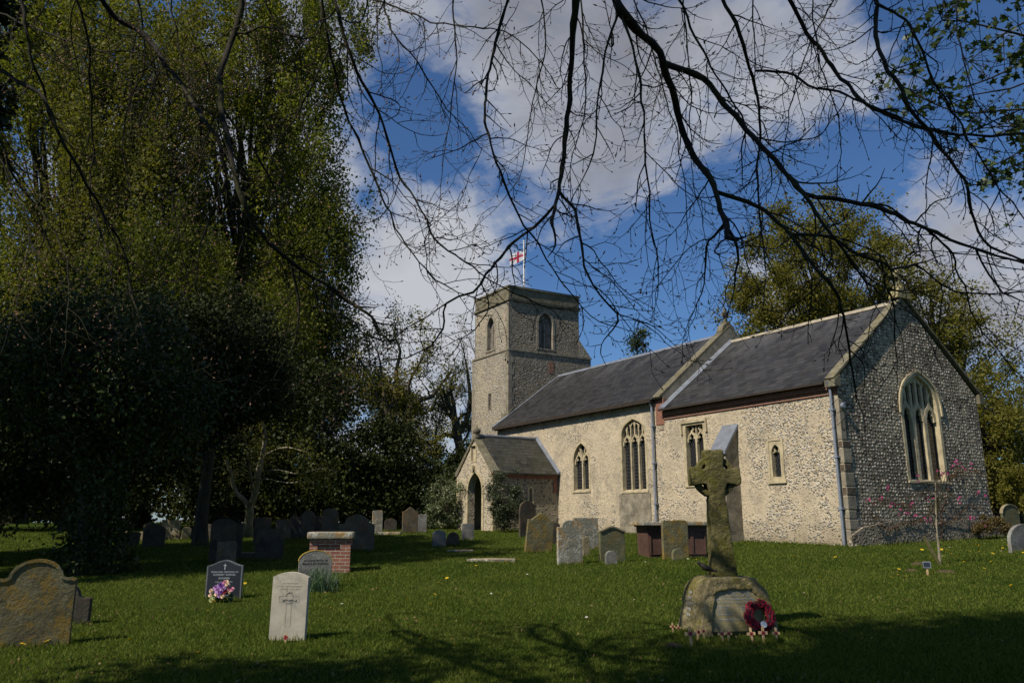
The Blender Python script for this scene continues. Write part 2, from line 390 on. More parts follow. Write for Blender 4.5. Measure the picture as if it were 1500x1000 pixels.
def m_slate(name, base=(.017, .0165, .0165), lich=(.034, .031, .025), roww=.32, rowh=.22, streak=.0, moss=0.0):
    m, g = newmat(name); uv = g.uv()
    b = g.n('ShaderNodeTexBrick', None, Scale=1.0); g.t.links.new(uv, b.inputs[0])
    b.inputs['Color1'].default_value = (*[x * .5 for x in base], 1); b.inputs['Color2'].default_value = (*[x * 1.9 for x in base], 1); b.inputs['Mortar'].default_value = (.015, .015, .016, 1)
    b.inputs['Brick Width'].default_value = roww; b.inputs['Row Height'].default_value = rowh; b.inputs['Mortar Size'].default_value = .008; b.inputs['Mortar Smooth'].default_value = .2
    n = g.noise(uv, 1.4, 6, .65); f = g.noise(uv, 9, 5, .6)
    c = g.mix(g.math('MULTIPLY', g.ramp(n, [(.42, 0), (.68, 1)]), .5), b.outputs[0], lich)
    c = g.mix(g.math('MULTIPLY', g.ramp(f, [(.5, 0), (.7, 1)]), .35), c, (.03, .031, .034))
    if moss: c = g.mix(g.math('MULTIPLY', g.ramp(g.noise(g.vscale(uv, (2.2, .5, 1)), 1, 5), [(.45, 0), (.6, 1)]), moss), c, (.05, .052, .03))
    su = g.n('ShaderNodeSeparateXYZ'); g.t.links.new(uv, su.inputs[0])
    wash = g.math('MULTIPLY', g.ramp(g.noise(g.vscale(uv, (1.6, .35, 1)), 1.0, 5, .6), [(.45, 0), (.65, 1)]), g.ramp(g.math('DIVIDE', su.outputs[1], 6.0), [(.45, 0), (.92, 1)]))
    c = g.mix(g.math('MULTIPLY', wash, .7), c, (.10, .10, .10))
    fr = g.math('FRACT', g.math('DIVIDE', su.outputs[1], rowh))
    h = g.math('ADD', g.math('MULTIPLY', fr, -1.0), g.math('ADD', g.math('MULTIPLY', b.outputs[1], -.5), g.math('MULTIPLY', f, .6)))
    g.out(c, g.ramp(n, [(.3, .5), (.7, .8)]), g.bump(h, .035), .3); return m

def m_lichen(name, base=(.24, .235, .20), spot=(.42, .42, .36), rust=(.30, .17, .05), sp=.5, ru=.4, dark=(.07, .065, .05), dk=.4, bump=.012, off=0):
    m, g = newmat(name); o = g.vscale(g.obj(), (1, 1, 1)); o.node.inputs['Location'].default_value = (off, off * .7, off * 1.3)
    c = g.mix(g.ramp(g.noise(o, 3, 5, .6), [(.35, 0), (.65, 1)]), tuple(x * .75 for x in base), tuple(x * 1.15 for x in base))
    c = g.mix(g.math('MULTIPLY', g.ramp(g.noise(o, 2.1, 6, .65), [(.48, 0), (.62, 1)]), dk), c, dark)
    rr = g.math('ADD', g.math('MULTIPLY', g.noise(o, 3.3, 3), .6), g.math('MULTIPLY', g.noise(o, 19, 6, .7), .4))
    c = g.mix(g.math('MULTIPLY', g.ramp(rr, [(.49, 0), (.56, 1)]), ru), c, rust)
    sr = g.math('ADD', g.math('MULTIPLY', g.noise(g.vscale(o, (1, 1, 1)), 5, 2), .4), g.math('MULTIPLY', g.noise(o, 27, 5, .7), .6))
    c = g.mix(g.math('MULTIPLY', g.ramp(sr, [(.53, 0), (.58, 1)]), sp), c, spot)
    h = g.math('ADD', g.noise(o, 30, 6, .7), g.noise(o, 8, 4))
    g.out(c, .93, g.bump(h, bump), .15); return m

def m_leaf(name, c1, c2, c3=None, trans=.25, rough=.5, spec=.35):
    m, g = newmat(name)
    r = g.n('ShaderNodeNewGeometry').outputs['Random Per Island']
    nz = g.noise(g.obj(), .45, 4, .6)
    c = g.ramp(g.math('ADD', g.math('MULTIPLY', r, .6), g.math('MULTIPLY', nz, .4)), [(.1, c1), (.5, c2), (.85, c3 or c2)])
    b = g.n('ShaderNodeBsdfPrincipled'); g.t.links.new(c, b.inputs['Base Color']); b.inputs['Roughness'].default_value = rough; b.inputs['Specular IOR Level'].default_value = spec
    t = g.n('ShaderNodeBsdfTranslucent'); g.t.links.new(g.mix(1.0, c, (1.3, 1.35, .6), 'MULTIPLY'), t.inputs[0])
    mx = g.n('ShaderNodeMixShader'); mx.inputs[0].default_value = trans
    g.t.links.new(b.outputs[0], mx.inputs[1]); g.t.links.new(t.outputs[0], mx.inputs[2])
    o = g.n('ShaderNodeOutputMaterial'); g.t.links.new(mx.outputs[0], o.inputs[0]); return m

def m_bark(name, c1, c2, moss=None, sc_=8):
    m, g = newmat(name); o = g.obj(); n = g.noise(g.vscale(o, (1, 1, .35)), sc_, 6, .65)
    c = g.mix(g.ramp(n, [(.35, 0), (.65, 1)]), c1, c2)
    if moss: c = g.mix(g.math('MULTIPLY', g.ramp(g.noise(o, 1.6, 5), [(.45, 0), (.6, 1)]), .7), c, moss)
    g.out(c, .9, g.bump(n, .03), .2); return m

def m_glass(name, lat=.12, diag=True, col=(.010, .011, .013), lead=(.045, .047, .05)):
    """dark leaded church glass"""
    m, g = newmat(name); uv = g.uv(); su = g.n('ShaderNodeSeparateXYZ'); g.t.links.new(uv, su.inputs[0]); x, y = su.outputs[0], su.outputs[1]
    if diag: a = g.math('ADD', x, g.math('MULTIPLY', y, .62)); b = g.math('SUBTRACT', x, g.math('MULTIPLY', y, .62))
    else: a, b = g.math('MULTIPLY', x, .8), g.math('MULTIPLY', y, .9)
    def ln(q):
        f = g.math('FRACT', g.math('DIVIDE', q, lat)); return g.math('LESS_THAN', f, .13)
    L = g.math('MAXIMUM', ln(a), ln(b))
    c = g.mix(L, col, lead)
    br = g.noise(uv, 4, 2)
    g.out(c, g.mix(L, (.12,) * 3, (.6,) * 3), g.bump(g.math('ADD', br, g.math('MULTIPLY', L, .6)), .012), .5); return m

M = {}
M['south'] = m_southwall('limewashed_flint', 1.0)
M['east'] = m_cobble('coursed_flint', 7.4, 9.0, bump=.10, wide=.60, patchy=.5)
M['tower'] = m_cobble('tower_flint', 8.5, 12.5, (.50, .47, .40), (.20, .18, .145), (.29, .255, .19), .9, .035, (.36, .31, .22), .35, .56)
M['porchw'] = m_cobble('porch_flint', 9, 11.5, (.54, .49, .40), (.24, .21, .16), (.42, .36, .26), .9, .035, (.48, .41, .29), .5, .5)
M['north'] = m_cobble('plain_flint', 7, 9)
M['brick'] = m_brick('red_brick')
M['tombbrick'] = m_brick('tomb_brick', (.30, .12, .075), (.22, .085, .06), (.42, .37, .30), 1, .225, .075, .3)
M['stone'] = m_plain('dressed_stone', (.42, .355, .225), .85, 4, .3, .01, 30)
M['stonegrey'] = m_plain('weathered_stone', (.24, .21, .155), .9, 3, .35, .015, 25)
M['coping'] = m_lichen('coping_stone', (.165, .15, .105), (.30, .28, .21), (.13, .11, .04), .4, .5, (.07, .06, .045), .6)
M['mossstone'] = m_lichen('mossy_stone', (.28, .24, .13), (.38, .36, .22), (.22, .19, .05), .4, .6)
M['slate'] = m_slate('roof_slate')
M['slate2'] = m_slate('chancel_slate', (.022, .0215, .0215), (.046, .043, .036), .34, .24)
M['slate3'] = m_slate('porch_slate', (.036, .034, .029), (.075, .068, .048), .30, .22, moss=.6)
M['lead'] = m_plain('lead_sheet', (.15, .165, .19), .45, 3, .25, .004, 20, spec=.5)
M['ridge'] = m_plain('ridge_tile', (.30, .26, .19), .8, 5, .3, .006, 30)
M['pipe'] = m_plain('painted_pipe', (.20, .225, .27), .45, 4, .15, 0, spec=.5)
M['timber'] = m_plain('dark_timber', (.035, .027, .020), .8, 8, .3, .004, 40)
M['doorwood'] = m_plain('old_oak_door', (.10, .085, .065), .75, 9, .3, .006, 40)
M['glassd'] = m_glass('diamond_glass'); M['glassr'] = m_glass('square_glass', .13, False)
M['louvre'] = m_plain('belfry_board', (.15, .135, .12), .8, 5, .4, .006, 30)
M['dark'] = m_plain('dark_void', (.015, .014, .012), .95, 5, .1, 0)
M['render'] = m_lichen('grey_render', (.27, .24, .18), (.44, .38, .27), (.12, .10, .07), .35, .5, (.07, .065, .055), .6)
M['lime'] = m_plain('lime_render', (.46, .38, .25), .92, 2, .2, .012, 25)
M['white'] = m_plain('white_paint', (.75, .75, .72), .5, 3, .05, 0)

# ------------------------------------------------------------ the church frame: s runs west along the south wall, n runs north
OX, OY = 10.476, 25.0
AU, AV = radians(-33.5), radians(60.5)
U = (sin(AU), cos(AU)); Vv = (sin(AV), cos(AV))
def P(s, n, z): return (OX + s * U[0] + n * Vv[0], OY + s * U[1] + n * Vv[1], z)
def south(n0): return lambda a, d, z: P(a, n0 + d, z)
def east(s0): return lambda a, d, z: P(s0 + d, a, z)
church = empty('parish_church', P(0, 0, .6), label='medieval flint church with square west tower, nave, lower chancel and south porch', cat='church')
CO = tuple(church.location)
def cb(mb, name, mat, parent=None, **kw):
    return mb.build(name, mat, parent or church, CO, **kw)

def arch(a0, a1, z0, zs, za, n=9, flat=.5):
    m = (a0 + a1) / 2; h = abs(a1 - a0) / 2; r = za - zs; sg = 1 if a1 > a0 else -1
    def bez(t, x0): # from spring to apex
        sx = 1 if x0 < m else -1
        p = [(x0, zs), (x0, zs + flat * 1.1 * r), (m - sx * h * .48, za - r * .17), (m, za)]
        u = 1 - t
        return tuple(u ** 3 * p[0][i] + 3 * u * u * t * p[1][i] + 3 * u * t * t * p[2][i] + t ** 3 * p[3][i] for i in (0, 1))
    L = [bez(i / n, a0) for i in range(n + 1)]; Rr = [bez(1 - i / n, a1) for i in range(1, n + 1)]
    return [(a0, z0)] + L + Rr + [(a1, z0)]
def archtop(a0, a1, zs, za, n=9, flat=.5): return arch(a0, a1, zs - .01, zs, za, n, flat)[1:-1]

def tracery_window(name, fn, a0, a1, z0, zs, za, lights, label=None, frame=.10, glass='glassd', depth=.26, style='arch', hood=True, flat=.5, mull=.075, stone='stone', head=None):
    """opening outline returned for the hole in the wall; builds frame, mullions and tracery, sill and glass"""
    out = arch(a0, a1, z0, zs, za, 9, flat) if style == 'arch' else [(a0, z0), (a0, za), (a1, za), (a1, z0)]
    fr = MB()
    fr.ribbon(out, frame, fn, -.012, .20)                       # jambs and arch
    inner0, inner1 = min(a0, a1) + frame / 2, max(a0, a1) - frame / 2
    lw = (inner1 - inner0) / lights
    top = head if head else (zs - .12 if lights > 1 else zs)
    for i in range(lights):
        l0, l1 = inner0 + i * lw, inner0 + (i + 1) * lw
        mid = (l0 + l1) / 2
        if i: fr.box(l0 - mull / 2, l0 + mull / 2, .07, .20, z0, top, fn)
        og = [(l0 + mull * .3, top - .28 * lw), (l0 + mull * .45, top), (l0 + lw * .22, top + lw * .30), (mid - lw * .08, top + lw * .48), (mid, top + lw * .66),
              (mid + lw * .08, top + lw * .48), (l1 - lw * .22, top + lw * .30), (l1 - mull * .45, top), (l1 - mull * .3, top - .28 * lw)]
        fr.ribbon(og, mull * .8, fn, .08, .19)
        for sgn in (-1, 1):                                      # cusps
            fr.ribbon([(mid + sgn * lw * .40, top + lw * .02), (mid + sgn * lw * .20, top + lw * .06), (mid + sgn * lw * .24, top + lw * .26)], .035, fn, .10, .17)
        if lights > 1 and style == 'arch':
            zc = zs + (za - zs) * (1 - abs(mid - (a0 + a1) / 2) / (abs(a1 - a0) / 2)) * .8
            def ztop(x):
                k = abs(x - (a0 + a1) / 2) / (abs(a1 - a0) / 2); return zs + (za - zs) * sqrt(max(0, 1 - k ** 1.7)) * .97
            if lights >= 3:
                fr.ribbon([(mid, top + lw * .6), (mid, ztop(mid) - .04)], mull * .7, fn, .09, .18)
                if i:
                    x = l0; zt = ztop(x) - .04
                    fr.ribbon([(x, top + .02), (x, zt - .18)], mull * .7, fn, .09, .18)
                    for sgn in (-1, 1): fr.ribbon([(x, zt - .2), (x + sgn * lw * .28, zt + .02 - .1)], mull * .6, fn, .09, .18)
                for q in (l0 + lw * .25, l0 + lw * .75):
                    zt = ztop(q) - .06
                    fr.ribbon([(q - lw * .22, zt - .26), (q - lw * .14, zt - .10), (q, zt + .02), (q + lw * .14, zt - .10), (q + lw * .22, zt - .26)], mull * .5, fn, .10, .17)
            elif i:
                x = l0
                fr.ribbon([(x, top), (x - lw * .18, top + .28), (x - lw * .45, ztop(x - lw * .45) - .02)], mull * .7, fn, .09, .18)
                fr.ribbon([(x, top), (x + lw * .18, top + .28), (x + lw * .45, ztop(x + lw * .45) - .02)], mull * .7, fn, .09, .18)
        if style == 'square' and lights > 1 and i:
            x = l0
            fr.ribbon([(x, top), (x, za)], mull * .7, fn, .09, .18)
            for sgn in (-1, 1): fr.ribbon([(x + sgn * lw * .5, top + lw * .6), (x + sgn * lw * .3, top + lw * .8), (x + sgn * lw * .5, za - .03)], mull * .6, fn, .09, .18)
    frame_o = cb(fr, 'window', M[stone]); 
    if label: frame_o['label'] = label
    gl = MB(); gout = out
    gl.prism(out, fn, .215, .235); cb(gl, 'glass', M[glass], frame_o)
    sl = MB(); sl.hexa([fn(a0 - .06, .20, z0 - .10), fn(a1 + .06, .20, z0 - .10), fn(a1 + .06, -.04, z0 - .10), fn(a0 - .06, -.04, z0 - .10),
                        fn(a0 - .06, .20, z0 + .05), fn(a1 + .06, .20, z0 + .05), fn(a1 + .06, -.04, z0 - .03), fn(a0 - .06, -.04, z0 - .03)])
    cb(sl, 'sill', M[stone], frame_o)
    if hood:
        hd = MB()
        if style == 'arch':
            m_ = (a0 + a1) / 2; o2 = [(m_ + (x - m_) * (1 + .24 / abs(a1 - a0)), z + .10 * (z - zs) / max(.1, za - zs) + .0) for x, z in archtop(a0, a1, zs, za, 9, flat)]
            o2 = [(o2[0][0], zs - .10)] + o2 + [(o2[-1][0], zs - .10)]
            hd.ribbon(o2, .08, fn, -.06, -.0125)
        else:
            hd.ribbon([(a0 - .13, za - .35), (a0 - .13, za + .11), (a1 + .13, za + .11), (a1 + .13, za - .35)], .08, fn, -.07, -.0125)
        cb(hd, 'hood_mould', M[stone], frame_o)
    return out

S0 = south(0.0)
# nave
NE, NW, NTOP = 8.15, 20.4, 6.34
h3 = tracery_window('w', S0, 8.98, 10.52, 2.70, 4.95, 5.72, 3, 'tall three-light traceried window of the nave', depth=.35, hood=False, flat=.62, glass='glassr', head=4.72)
h2 = tracery_window('w', S0, 12.68, 13.88, 2.82, 4.15, 5.0, 2, 'two-light pointed window of the nave with brick sill', hood=False, glass='glassr', head=4.15)
nw = MB(); nw.wall([(NE, .3), (NE, NTOP), (NW, NTOP), (NW, .3)], [h3, h2], S0, .24)
nw.m = 1
nw.poly([P(NE, 8.0, .3), P(NE, 8.0, NTOP), P(NW, 8.0, NTOP), P(NW, 8.0, .3)])
nave = cb(nw, 'nave_wall', [M['south'], M['north']])
# nave east gable (rises above the chancel roof)
NR, NRZ = 3.95, 9.52
gb = MB(); gb.prism([(0.0, 5.0), (0.0, 6.42), (NR, NRZ + .22), (8.0, 6.42), (8.0, 5.0)], east(NE - .27), 0, .42)
ng = cb(gb, 'nave_gable', M['stonegrey'], nave)
gc = MB()
for (a, z, b, z2) in ((-.18, 6.30, NR, NRZ + .22), (8.18, 6.30, NR, NRZ + .22)):
    dx, dz = b - a, z2 - z; L = sqrt(dx * dx + dz * dz); nx, nz = (-dz / L, dx / L) if dx > 0 else (dz / L, -dx / L)
    if nz < 0: nx, nz = -nx, -nz
    Q = [(a, z), (b, z2), (b + nx * .02, z2 + .10), (a + nx * .09, z + nz * .09)]
    gc.prism(Q, east(NE - .27), 0, .42)
cb(gc, 'gable_coping', M['coping'], nave)
bq = MB(); bq.box(NE - .30, NE + .16, -.022, .3, 5.25, 6.30, lambda a, d, z: P(a, d, z)); cb(bq, 'brick_quoin', M['brick'], nave)
rb = MB(); rb.box(8.80, 10.70, -.035, .1, .4, 2.57, lambda a, d, z: P(a, d, z)); cb(rb, 'rendered_patch', M['render'], nave)
# nave roof
def roof(s0, s1, n_e, z_e, n_r, z_r, th=.07, uvx=0):
    r = MB(); L = sqrt((n_r - n_e) ** 2 + (z_r - z_e) ** 2)
    def face(dz, flip): 
        return [P(s0, n_e, z_e + dz), P(s1, n_e, z_e + dz), P(s1, n_r, z_r + dz), P(s0, n_r, z_r + dz)]
    r.poly(face(0, 0), [(s0, 0), (s1, 0), (s1, L), (s0, L)]); r.poly(face(-th, 0), [(s0, 0), (s1, 0), (s1, L), (s0, L)])
    t, b = face(0, 0), face(-th, 0)
    for i in range(4): j = (i + 1) % 4; r.poly([t[i], t[j], b[j], b[i]])
    return r
nr = roof(NE + .10, 20.52, -.26, 6.36, NR, NRZ); r2 = roof(NE + .10, 20.4, 8.2, 6.36, NR, NRZ)
nr.v += []; off = len(nr.v); nr.v += r2.v; nr.f += [tuple(i + off for i in f) for f in r2.f]; nr.uv += r2.uv; nr.mi += r2.mi
nroof = cb(nr, 'nave_roof', M['slate'])
rd = MB(); rd.prism([(NR - .17, NRZ - .10), (NR - .03, NRZ + .05), (NR + .03, NRZ + .05), (NR + .17, NRZ - .10)], east(NE + .15), 0, 12.1); cb(rd, 'ridge', M['lead'], nroof)
fl = MB()                                                          # lead flashing up the west verge and against the gable
sl_ = (NRZ - 6.36) / (NR + .26)
fl.hexa([P(20.28, -.27, 6.365), P(20.54, -.27, 6.365), P(20.54, NR, NRZ + .01), P(20.28, NR, NRZ + .01), P(20.28, -.27, 6.40), P(20.54, -.27, 6.40), P(20.54, NR, NRZ + .045), P(20.28, NR, NRZ + .045)])
cb(fl, 'flashing', M['lead'], nroof)
ev = MB(); ev.box(NE + .17, 20.42, -.20, -.004, 6.17, 6.29, lambda a, d, z: P(a, d, z)); ev.box(NE + .17, 20.44, -.30, -.262, 6.19, 6.34, lambda a, d, z: P(a, d, z))
s_ = 8.6
while s_ < 20.3: ev.box(s_, s_ + .05, -.25, -.201, 6.10, 6.24, lambda a, d, z: P(a, d, z)); s_ += .75
cb(ev, 'eaves', M['timber'], nroof)
# nave east gable cross
def gable_cross(s, n, z, h, mat, parent, name='gable_cross'):
    c = MB(); fn = lambda a, d, zz: P(s + d, n + a, zz)
    c.prism([(-.42, z - .28), (-.30, z + .02), (-.12, z + .12), (-.12, z + .22), (.12, z + .22), (.12, z + .12), (.30, z + .02), (.42, z - .28)], fn, -.17, .17)
    z0 = z + .215; w_ = h * .07
    c.prism([(-w_ * 1.3, z0), (-w_, z0 + h * .45), (-h * .27, z0 + h * .43), (-h * .30, z0 + h * .66), (-w_, z0 + h * .62), (-w_ * 1.25, z0 + h),
             (w_ * 1.25, z0 + h), (w_, z0 + h * .62), (h * .30, z0 + h * .66), (h * .27, z0 + h * .43), (w_, z0 + h * .45), (w_ * 1.3, z0)], fn, -.06, .06)
    R = [(h * .22 * cos(t), z0 + h * .545 + h * .22 * sin(t)) for t in np.linspace(0, 2 * pi, 16, endpoint=False)]
    c.ribbon(R, h * .05, fn, -.045, .045, closed=True)
    return cb(c, name, mat, parent)
gable_cross(NE - .06, NR, NRZ + .30, .62, M['coping'], nave)

# chancel
CE, CZ, CR, CRZ = 0.0, 5.86, 3.93, 9.10
h4 = tracery_window('w', S0, 5.76, 6.78, 2.82, 4.3, 5.10, 2, 'square-headed two-light chancel window with a dripstone', style='square', hood=True, head=4.55)
h5o = [(2.27, 2.80), (2.27, 4.16), (2.86, 4.16), (2.86, 2.80)]
f5 = MB()
f5.wall(h5o, [arch(2.39, 2.74, 2.92, 3.72, 4.02)], lambda a, d, z: P(a, d - .012, z), .22)
f5.ribbon([(2.27, 2.80), (2.27, 4.16), (2.86, 4.16), (2.86, 2.80)], .06, lambda a, d, z: P(a, d, z), -.035, .05)
f5.box(2.19, 2.94, -.06, .05, 2.70, 2.80, lambda a, d, z: P(a, d, z))
for sgn in (-1, 1): f5.ribbon([(2.565 + sgn * .17, 3.74), (2.565 + sgn * .07, 3.78), (2.565 + sgn * .10, 3.90)], .03, S0, .05, .12)
w5 = cb(f5, 'window', M['stone']); w5['label'] = 'small single-light window near the east corner'
g5 = MB(); g5.prism(arch(2.39, 2.74, 2.92, 3.72, 4.02), S0, .16, .18); cb(g5, 'glass', M['glassd'], w5)
cw = MB(); cw.wall([(0, .2), (0, CZ - .42), (NE, CZ - .42), (NE, .2)], [h4, h5o], S0, .24)
cw.m = 1; cw.poly([P(0, 7.7, .2), P(0, 7.7, CZ), P(NE, 7.7, CZ), P(NE, 7.7, .2)])
chan = cb(cw, 'chancel_wall', [M['south'], M['north']])
bb = MB(); bb.box(.02, NE - .31, -.045, .2, CZ - .42, CZ - .09, lambda a, d, z: P(a, d, z)); bb.box(.02, NE - .31, -.12, -.046, CZ - .27, CZ - .10, lambda a, d, z: P(a, d, z)); cb(bb, 'brick_cornice', M['brick'], chan)
# east gable
E0 = east(0.0)
he = tracery_window('w', E0, 3.22, 5.30, 2.80, 5.15, 6.50, 3, 'great three-light east window under a stone hood', frame=.14, depth=.35, mull=.17, stone='stone', flat=.62, head=5.02, glass='glassr')
ew = MB(); ew.wall([(0.0, .2), (.0, CZ + .05), (CR, CRZ + .10), (7.70, CZ + .05), (7.66, 2.2), (7.95, .9), (8.0, .2)], [he], E0, .24)
eg = cb(ew, 'east_gable_wall', M['east'], chan)
ec = MB()
for (a, z, b, z2, thk) in ((-.22, CZ + .02, CR, CRZ + .16, .13), (8.0, CZ + .02, CR, CRZ + .16, .13)):
    dx, dz = b - a, z2 - z; L = sqrt(dx * dx + dz * dz); nx, nz = -dz / L, dx / L
    if nz < 0: nx, nz = -nx, -nz
    ec.prism([(a, z), (b, z2), (b, z2 + .07), (a + nx * thk * .6, z + nz * thk * .6)], east(-.10), 0, .34)
ec.prism([(-.24, CZ - .20), (-.24, CZ + .02), (.05, CZ + .20), (.05, CZ - .20)], east(-.12), 0, .38)
ec.prism([(7.72, CZ - .20), (7.72, CZ + .15), (8.05, CZ + .0), (8.05, CZ - .20)], east(-.12), 0, .38)
cb(ec, 'gable_coping', M['coping'], chan)
gable_cross(.05, CR, CRZ + .34, .70, M['mossstone'], chan)
# east corner dressings
qn = MB(); rq = random.Random(4); z = .55
while z < 5.3:
    h_ = rq.uniform(.22, .5) if z < 3.9 else 1.35
    wq = rq.uniform(.26, .42) if z < 3.9 else .22
    qn.hexa([P(-.03, -.02, z), P(-.03, wq, z), P(.14, wq, z), P(.14, -.02, z), P(-.03, -.02, z + h_ - .03), P(-.03, wq, z + h_ - .03), P(.14, wq, z + h_ - .03), P(.14, -.02, z + h_ - .03)]); qn.mi[-6:] = [rq.choice((0, 0, 2)) if z < 3.9 else 1] * 6
    z += h_
cb(qn, 'corner_stone', [M['stonegrey'], M['stonegrey'], m_plain('carstone', (.10, .075, .05), .9, 5, .35, .015, 25)], chan, bevel=.02, noise=.008, nscale=8)
ft = MB()
ft.prism([(-.08, .2), (-.08, 1.0), (.5, 1.25), (2, 1.45), (4, 1.35), (6, 1.5), (7.6, 1.4), (8.12, 1.1), (8.25, .2)], east(-.09), 0, .12)
cb(ft, 'rubble_footing', m_cobble('rubble', 9, 11, (.50, .44, .34), (.12, .10, .075), (.24, .20, .14), 1, .07, (.30, .24, .15), .5, .55), chan)
lamp_ = MB(); lamp_.lathe([(0, 0), (.085, 0), (.10, .03), (.10, .06), (.07, .085), (0, .085)], (0, 0, 0), 14)
lamp_.v = [P(-.03 - z, .12 + x, 5.05 + y) for x, y, z in lamp_.v]; cb(lamp_, 'wall_lamp', M['pipe'], smooth=False)
# chancel roof
cr = roof(.33, NE - .27, -.20, CZ + .0, CR, CRZ); r2 = roof(.33, NE - .27, 7.9, CZ, CR, CRZ)
off = len(cr.v); cr.v += r2.v; cr.f += [tuple(i + off for i in f) for f in r2.f]; cr.uv += r2.uv; cr.mi += r2.mi
croof = cb(cr, 'chancel_roof', M['slate2'])
rd = MB(); rd.prism([(CR - .16, CRZ - .09), (CR - .05, CRZ + .05), (CR + .05, CRZ + .05), (CR + .16, CRZ - .09)], east(.35), 0, 7.52); cb(rd, 'ridge', M['ridge'], croof)
gt = MB(); gt.box(.30, NE - .26, -.30, -.19, CZ - .09, CZ - .02, lambda a, d, z: P(a, d, z)); cb(gt, 'gutter', M['timber'], croof)
fl = MB(); fl.hexa([P(NE - .55, -.21, CZ + .006), P(NE - .275, -.21, CZ + .006), P(NE - .275, CR, CRZ + .01), P(NE - .50, CR, CRZ + .01), P(NE - .55, -.21, CZ + .03), P(NE - .275, -.21, CZ + .10), P(NE - .275, CR, CRZ + .12), P(NE - .50, CR, CRZ + .035)])
cb(fl, 'flashing', M['lead'], croof)
# buttress
bt = MB(); bt.prism([(0.15, .3), (-.85, .3), (-.64, 3.86), (.0, 4.72), (.15, 4.72)], lambda a, d, z: P(4.18 + d, a, z), 0, .62)
but = cb(bt, 'buttress', M['render'], bevel=.02)
bc = MB(); bc.prism([(-.72, 3.78), (-.72, 3.90), (-.0, 4.90), (.0, 4.76)], lambda a, d, z: P(4.12 + d, a, z), 0, .74); cb(bc, 'lead_cap', M['lead'], but)
bs = MB(); bs.box(4.17, 4.81, -.90, .05, .3, .98, lambda a, d, z: P(a, d, z)); cb(bs, 'buttress_foot', M['stonegrey'], but)
# downpipes
for (s, ztop, zb) in ((8.42, 6.25, .8), (.16, 5.82, .5)):
    d = MB(); d.tube([P(s, -.13, zb), P(s, -.13, ztop - .25), P(s, -.26, ztop + .02)], .045, 8)
    dp = cb(d, 'downpipe', M['pipe'])
    for zz in (zb + 1.3, zb + 2.9, zb + 4.4):
        b = MB(); b.box(s - .075, s + .075, -.185, -.005, zz, zz + .06, lambda a, dd, z: P(a, dd, z)); cb(b, 'pipe_bracket', M['pipe'], dp)

# porch
PE, PW, PN = 15.05, 18.32, -3.48
PF = south(PN)
door = arch(15.98, 17.24, .7, 2.75, 3.68, 10, .55)
pw = MB(); niche = [(16.56, 4.22), (16.56, 4.92), (16.98, 4.92), (16.98, 4.22)]
pw.wall([(PE, .7), (PE, 3.66), (16.70, 5.28), (PW, 3.66), (PW, .7)], [door, niche], PF, .34)
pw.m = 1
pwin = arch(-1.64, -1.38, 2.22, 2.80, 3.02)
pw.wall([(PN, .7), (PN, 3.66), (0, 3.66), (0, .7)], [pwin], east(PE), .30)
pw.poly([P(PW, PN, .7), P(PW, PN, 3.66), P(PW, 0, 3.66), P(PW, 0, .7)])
pw.m = 2
pw.wall([(PN + .34, .7), (PN + .34, 3.66), (0, 3.66), (0, .7)], [pwin], east(PE + .30), .005); pw.poly([P(PW - .3, PN + .34, .7), P(PW - .3, PN + .34, 3.66), P(PW - .3, 0, 3.66), P(PW - .3, 0, .7)])
pw.poly([P(PE + .3, PN + .341, .7), P(PE + .3, PN + .341, 3.66), P(15.98, PN + .341, 3.66), P(15.98, PN + .341, .7)]); pw.poly([P(PW - .3, PN + .341, .7), P(PW - .3, PN + .341, 3.66), P(17.24, PN + .341, 3.66), P(17.24, PN + .341, .7)])
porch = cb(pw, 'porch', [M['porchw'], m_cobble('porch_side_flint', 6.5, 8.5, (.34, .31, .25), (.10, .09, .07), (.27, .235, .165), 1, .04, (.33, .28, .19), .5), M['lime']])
a_ = MB(); o2 = arch(15.90, 17.32, .7, 2.75, 3.78, 10, .55); a_.ribbon(o2, .16, PF, -.03, .12); a_.ribbon([(16.52, 4.18), (16.52, 4.96), (17.02, 4.96), (17.02, 4.18)], .07, PF, -.02, .06, closed=True)
a_.box(16.56, 16.98, .10, .2, 4.22, 4.92, PF); a_.box(16.60, 16.80, -.16, .0, 3.82, 3.98, PF)
a_.box(PE - .01, PE + .15, -.012, .15, .7, 3.6, PF); a_.box(PW - .15, PW + .01, -.012, .15, .7, 3.6, PF)
cb(a_, 'doorway_arch', M['stone'], porch)
k_ = MB(); k_.prism([(PE - .10, 3.58), (PE - .10, 3.70), (16.68, 5.36), (16.68, 5.24), (PE + .05, 3.58)], PF, -.06, .30); k_.prism([(PW + .12, 3.58), (PW + .12, 3.70), (16.68, 5.36), (16.68, 5.24), (PW - .05, 3.58)], PF, -.06, .30)
cb(k_, 'gable_coping', M['coping'], porch)
fb = MB(); fb.lathe([(0.16, 0), (.17, .1), (.09, .16), (.16, .22), (.20, .32), (.16, .42), (.05, .47), (.03, .62), (0, .66)], P(16.68, PN + .1, 5.30), 10); cb(fb, 'finial', M['coping'], porch, smooth=True)
def proof(s_e, s_r, n0, n1, ze, zr):
    r = MB(); L = sqrt((s_r - s_e) ** 2 + (zr - ze) ** 2)
    t = [P(s_e, n0, ze), P(s_e, n1, ze), P(s_r, n1, zr), P(s_r, n0, zr)]; b = [(x, y, z - .06) for x, y, z in t]
    uv = [(n0, 0), (n1, 0), (n1, L), (n0, L)]; r.poly(t, uv); r.poly(b, uv)
    for i in range(4): j = (i + 1) % 4; r.poly([t[i], t[j], b[j], b[i]])
    return r
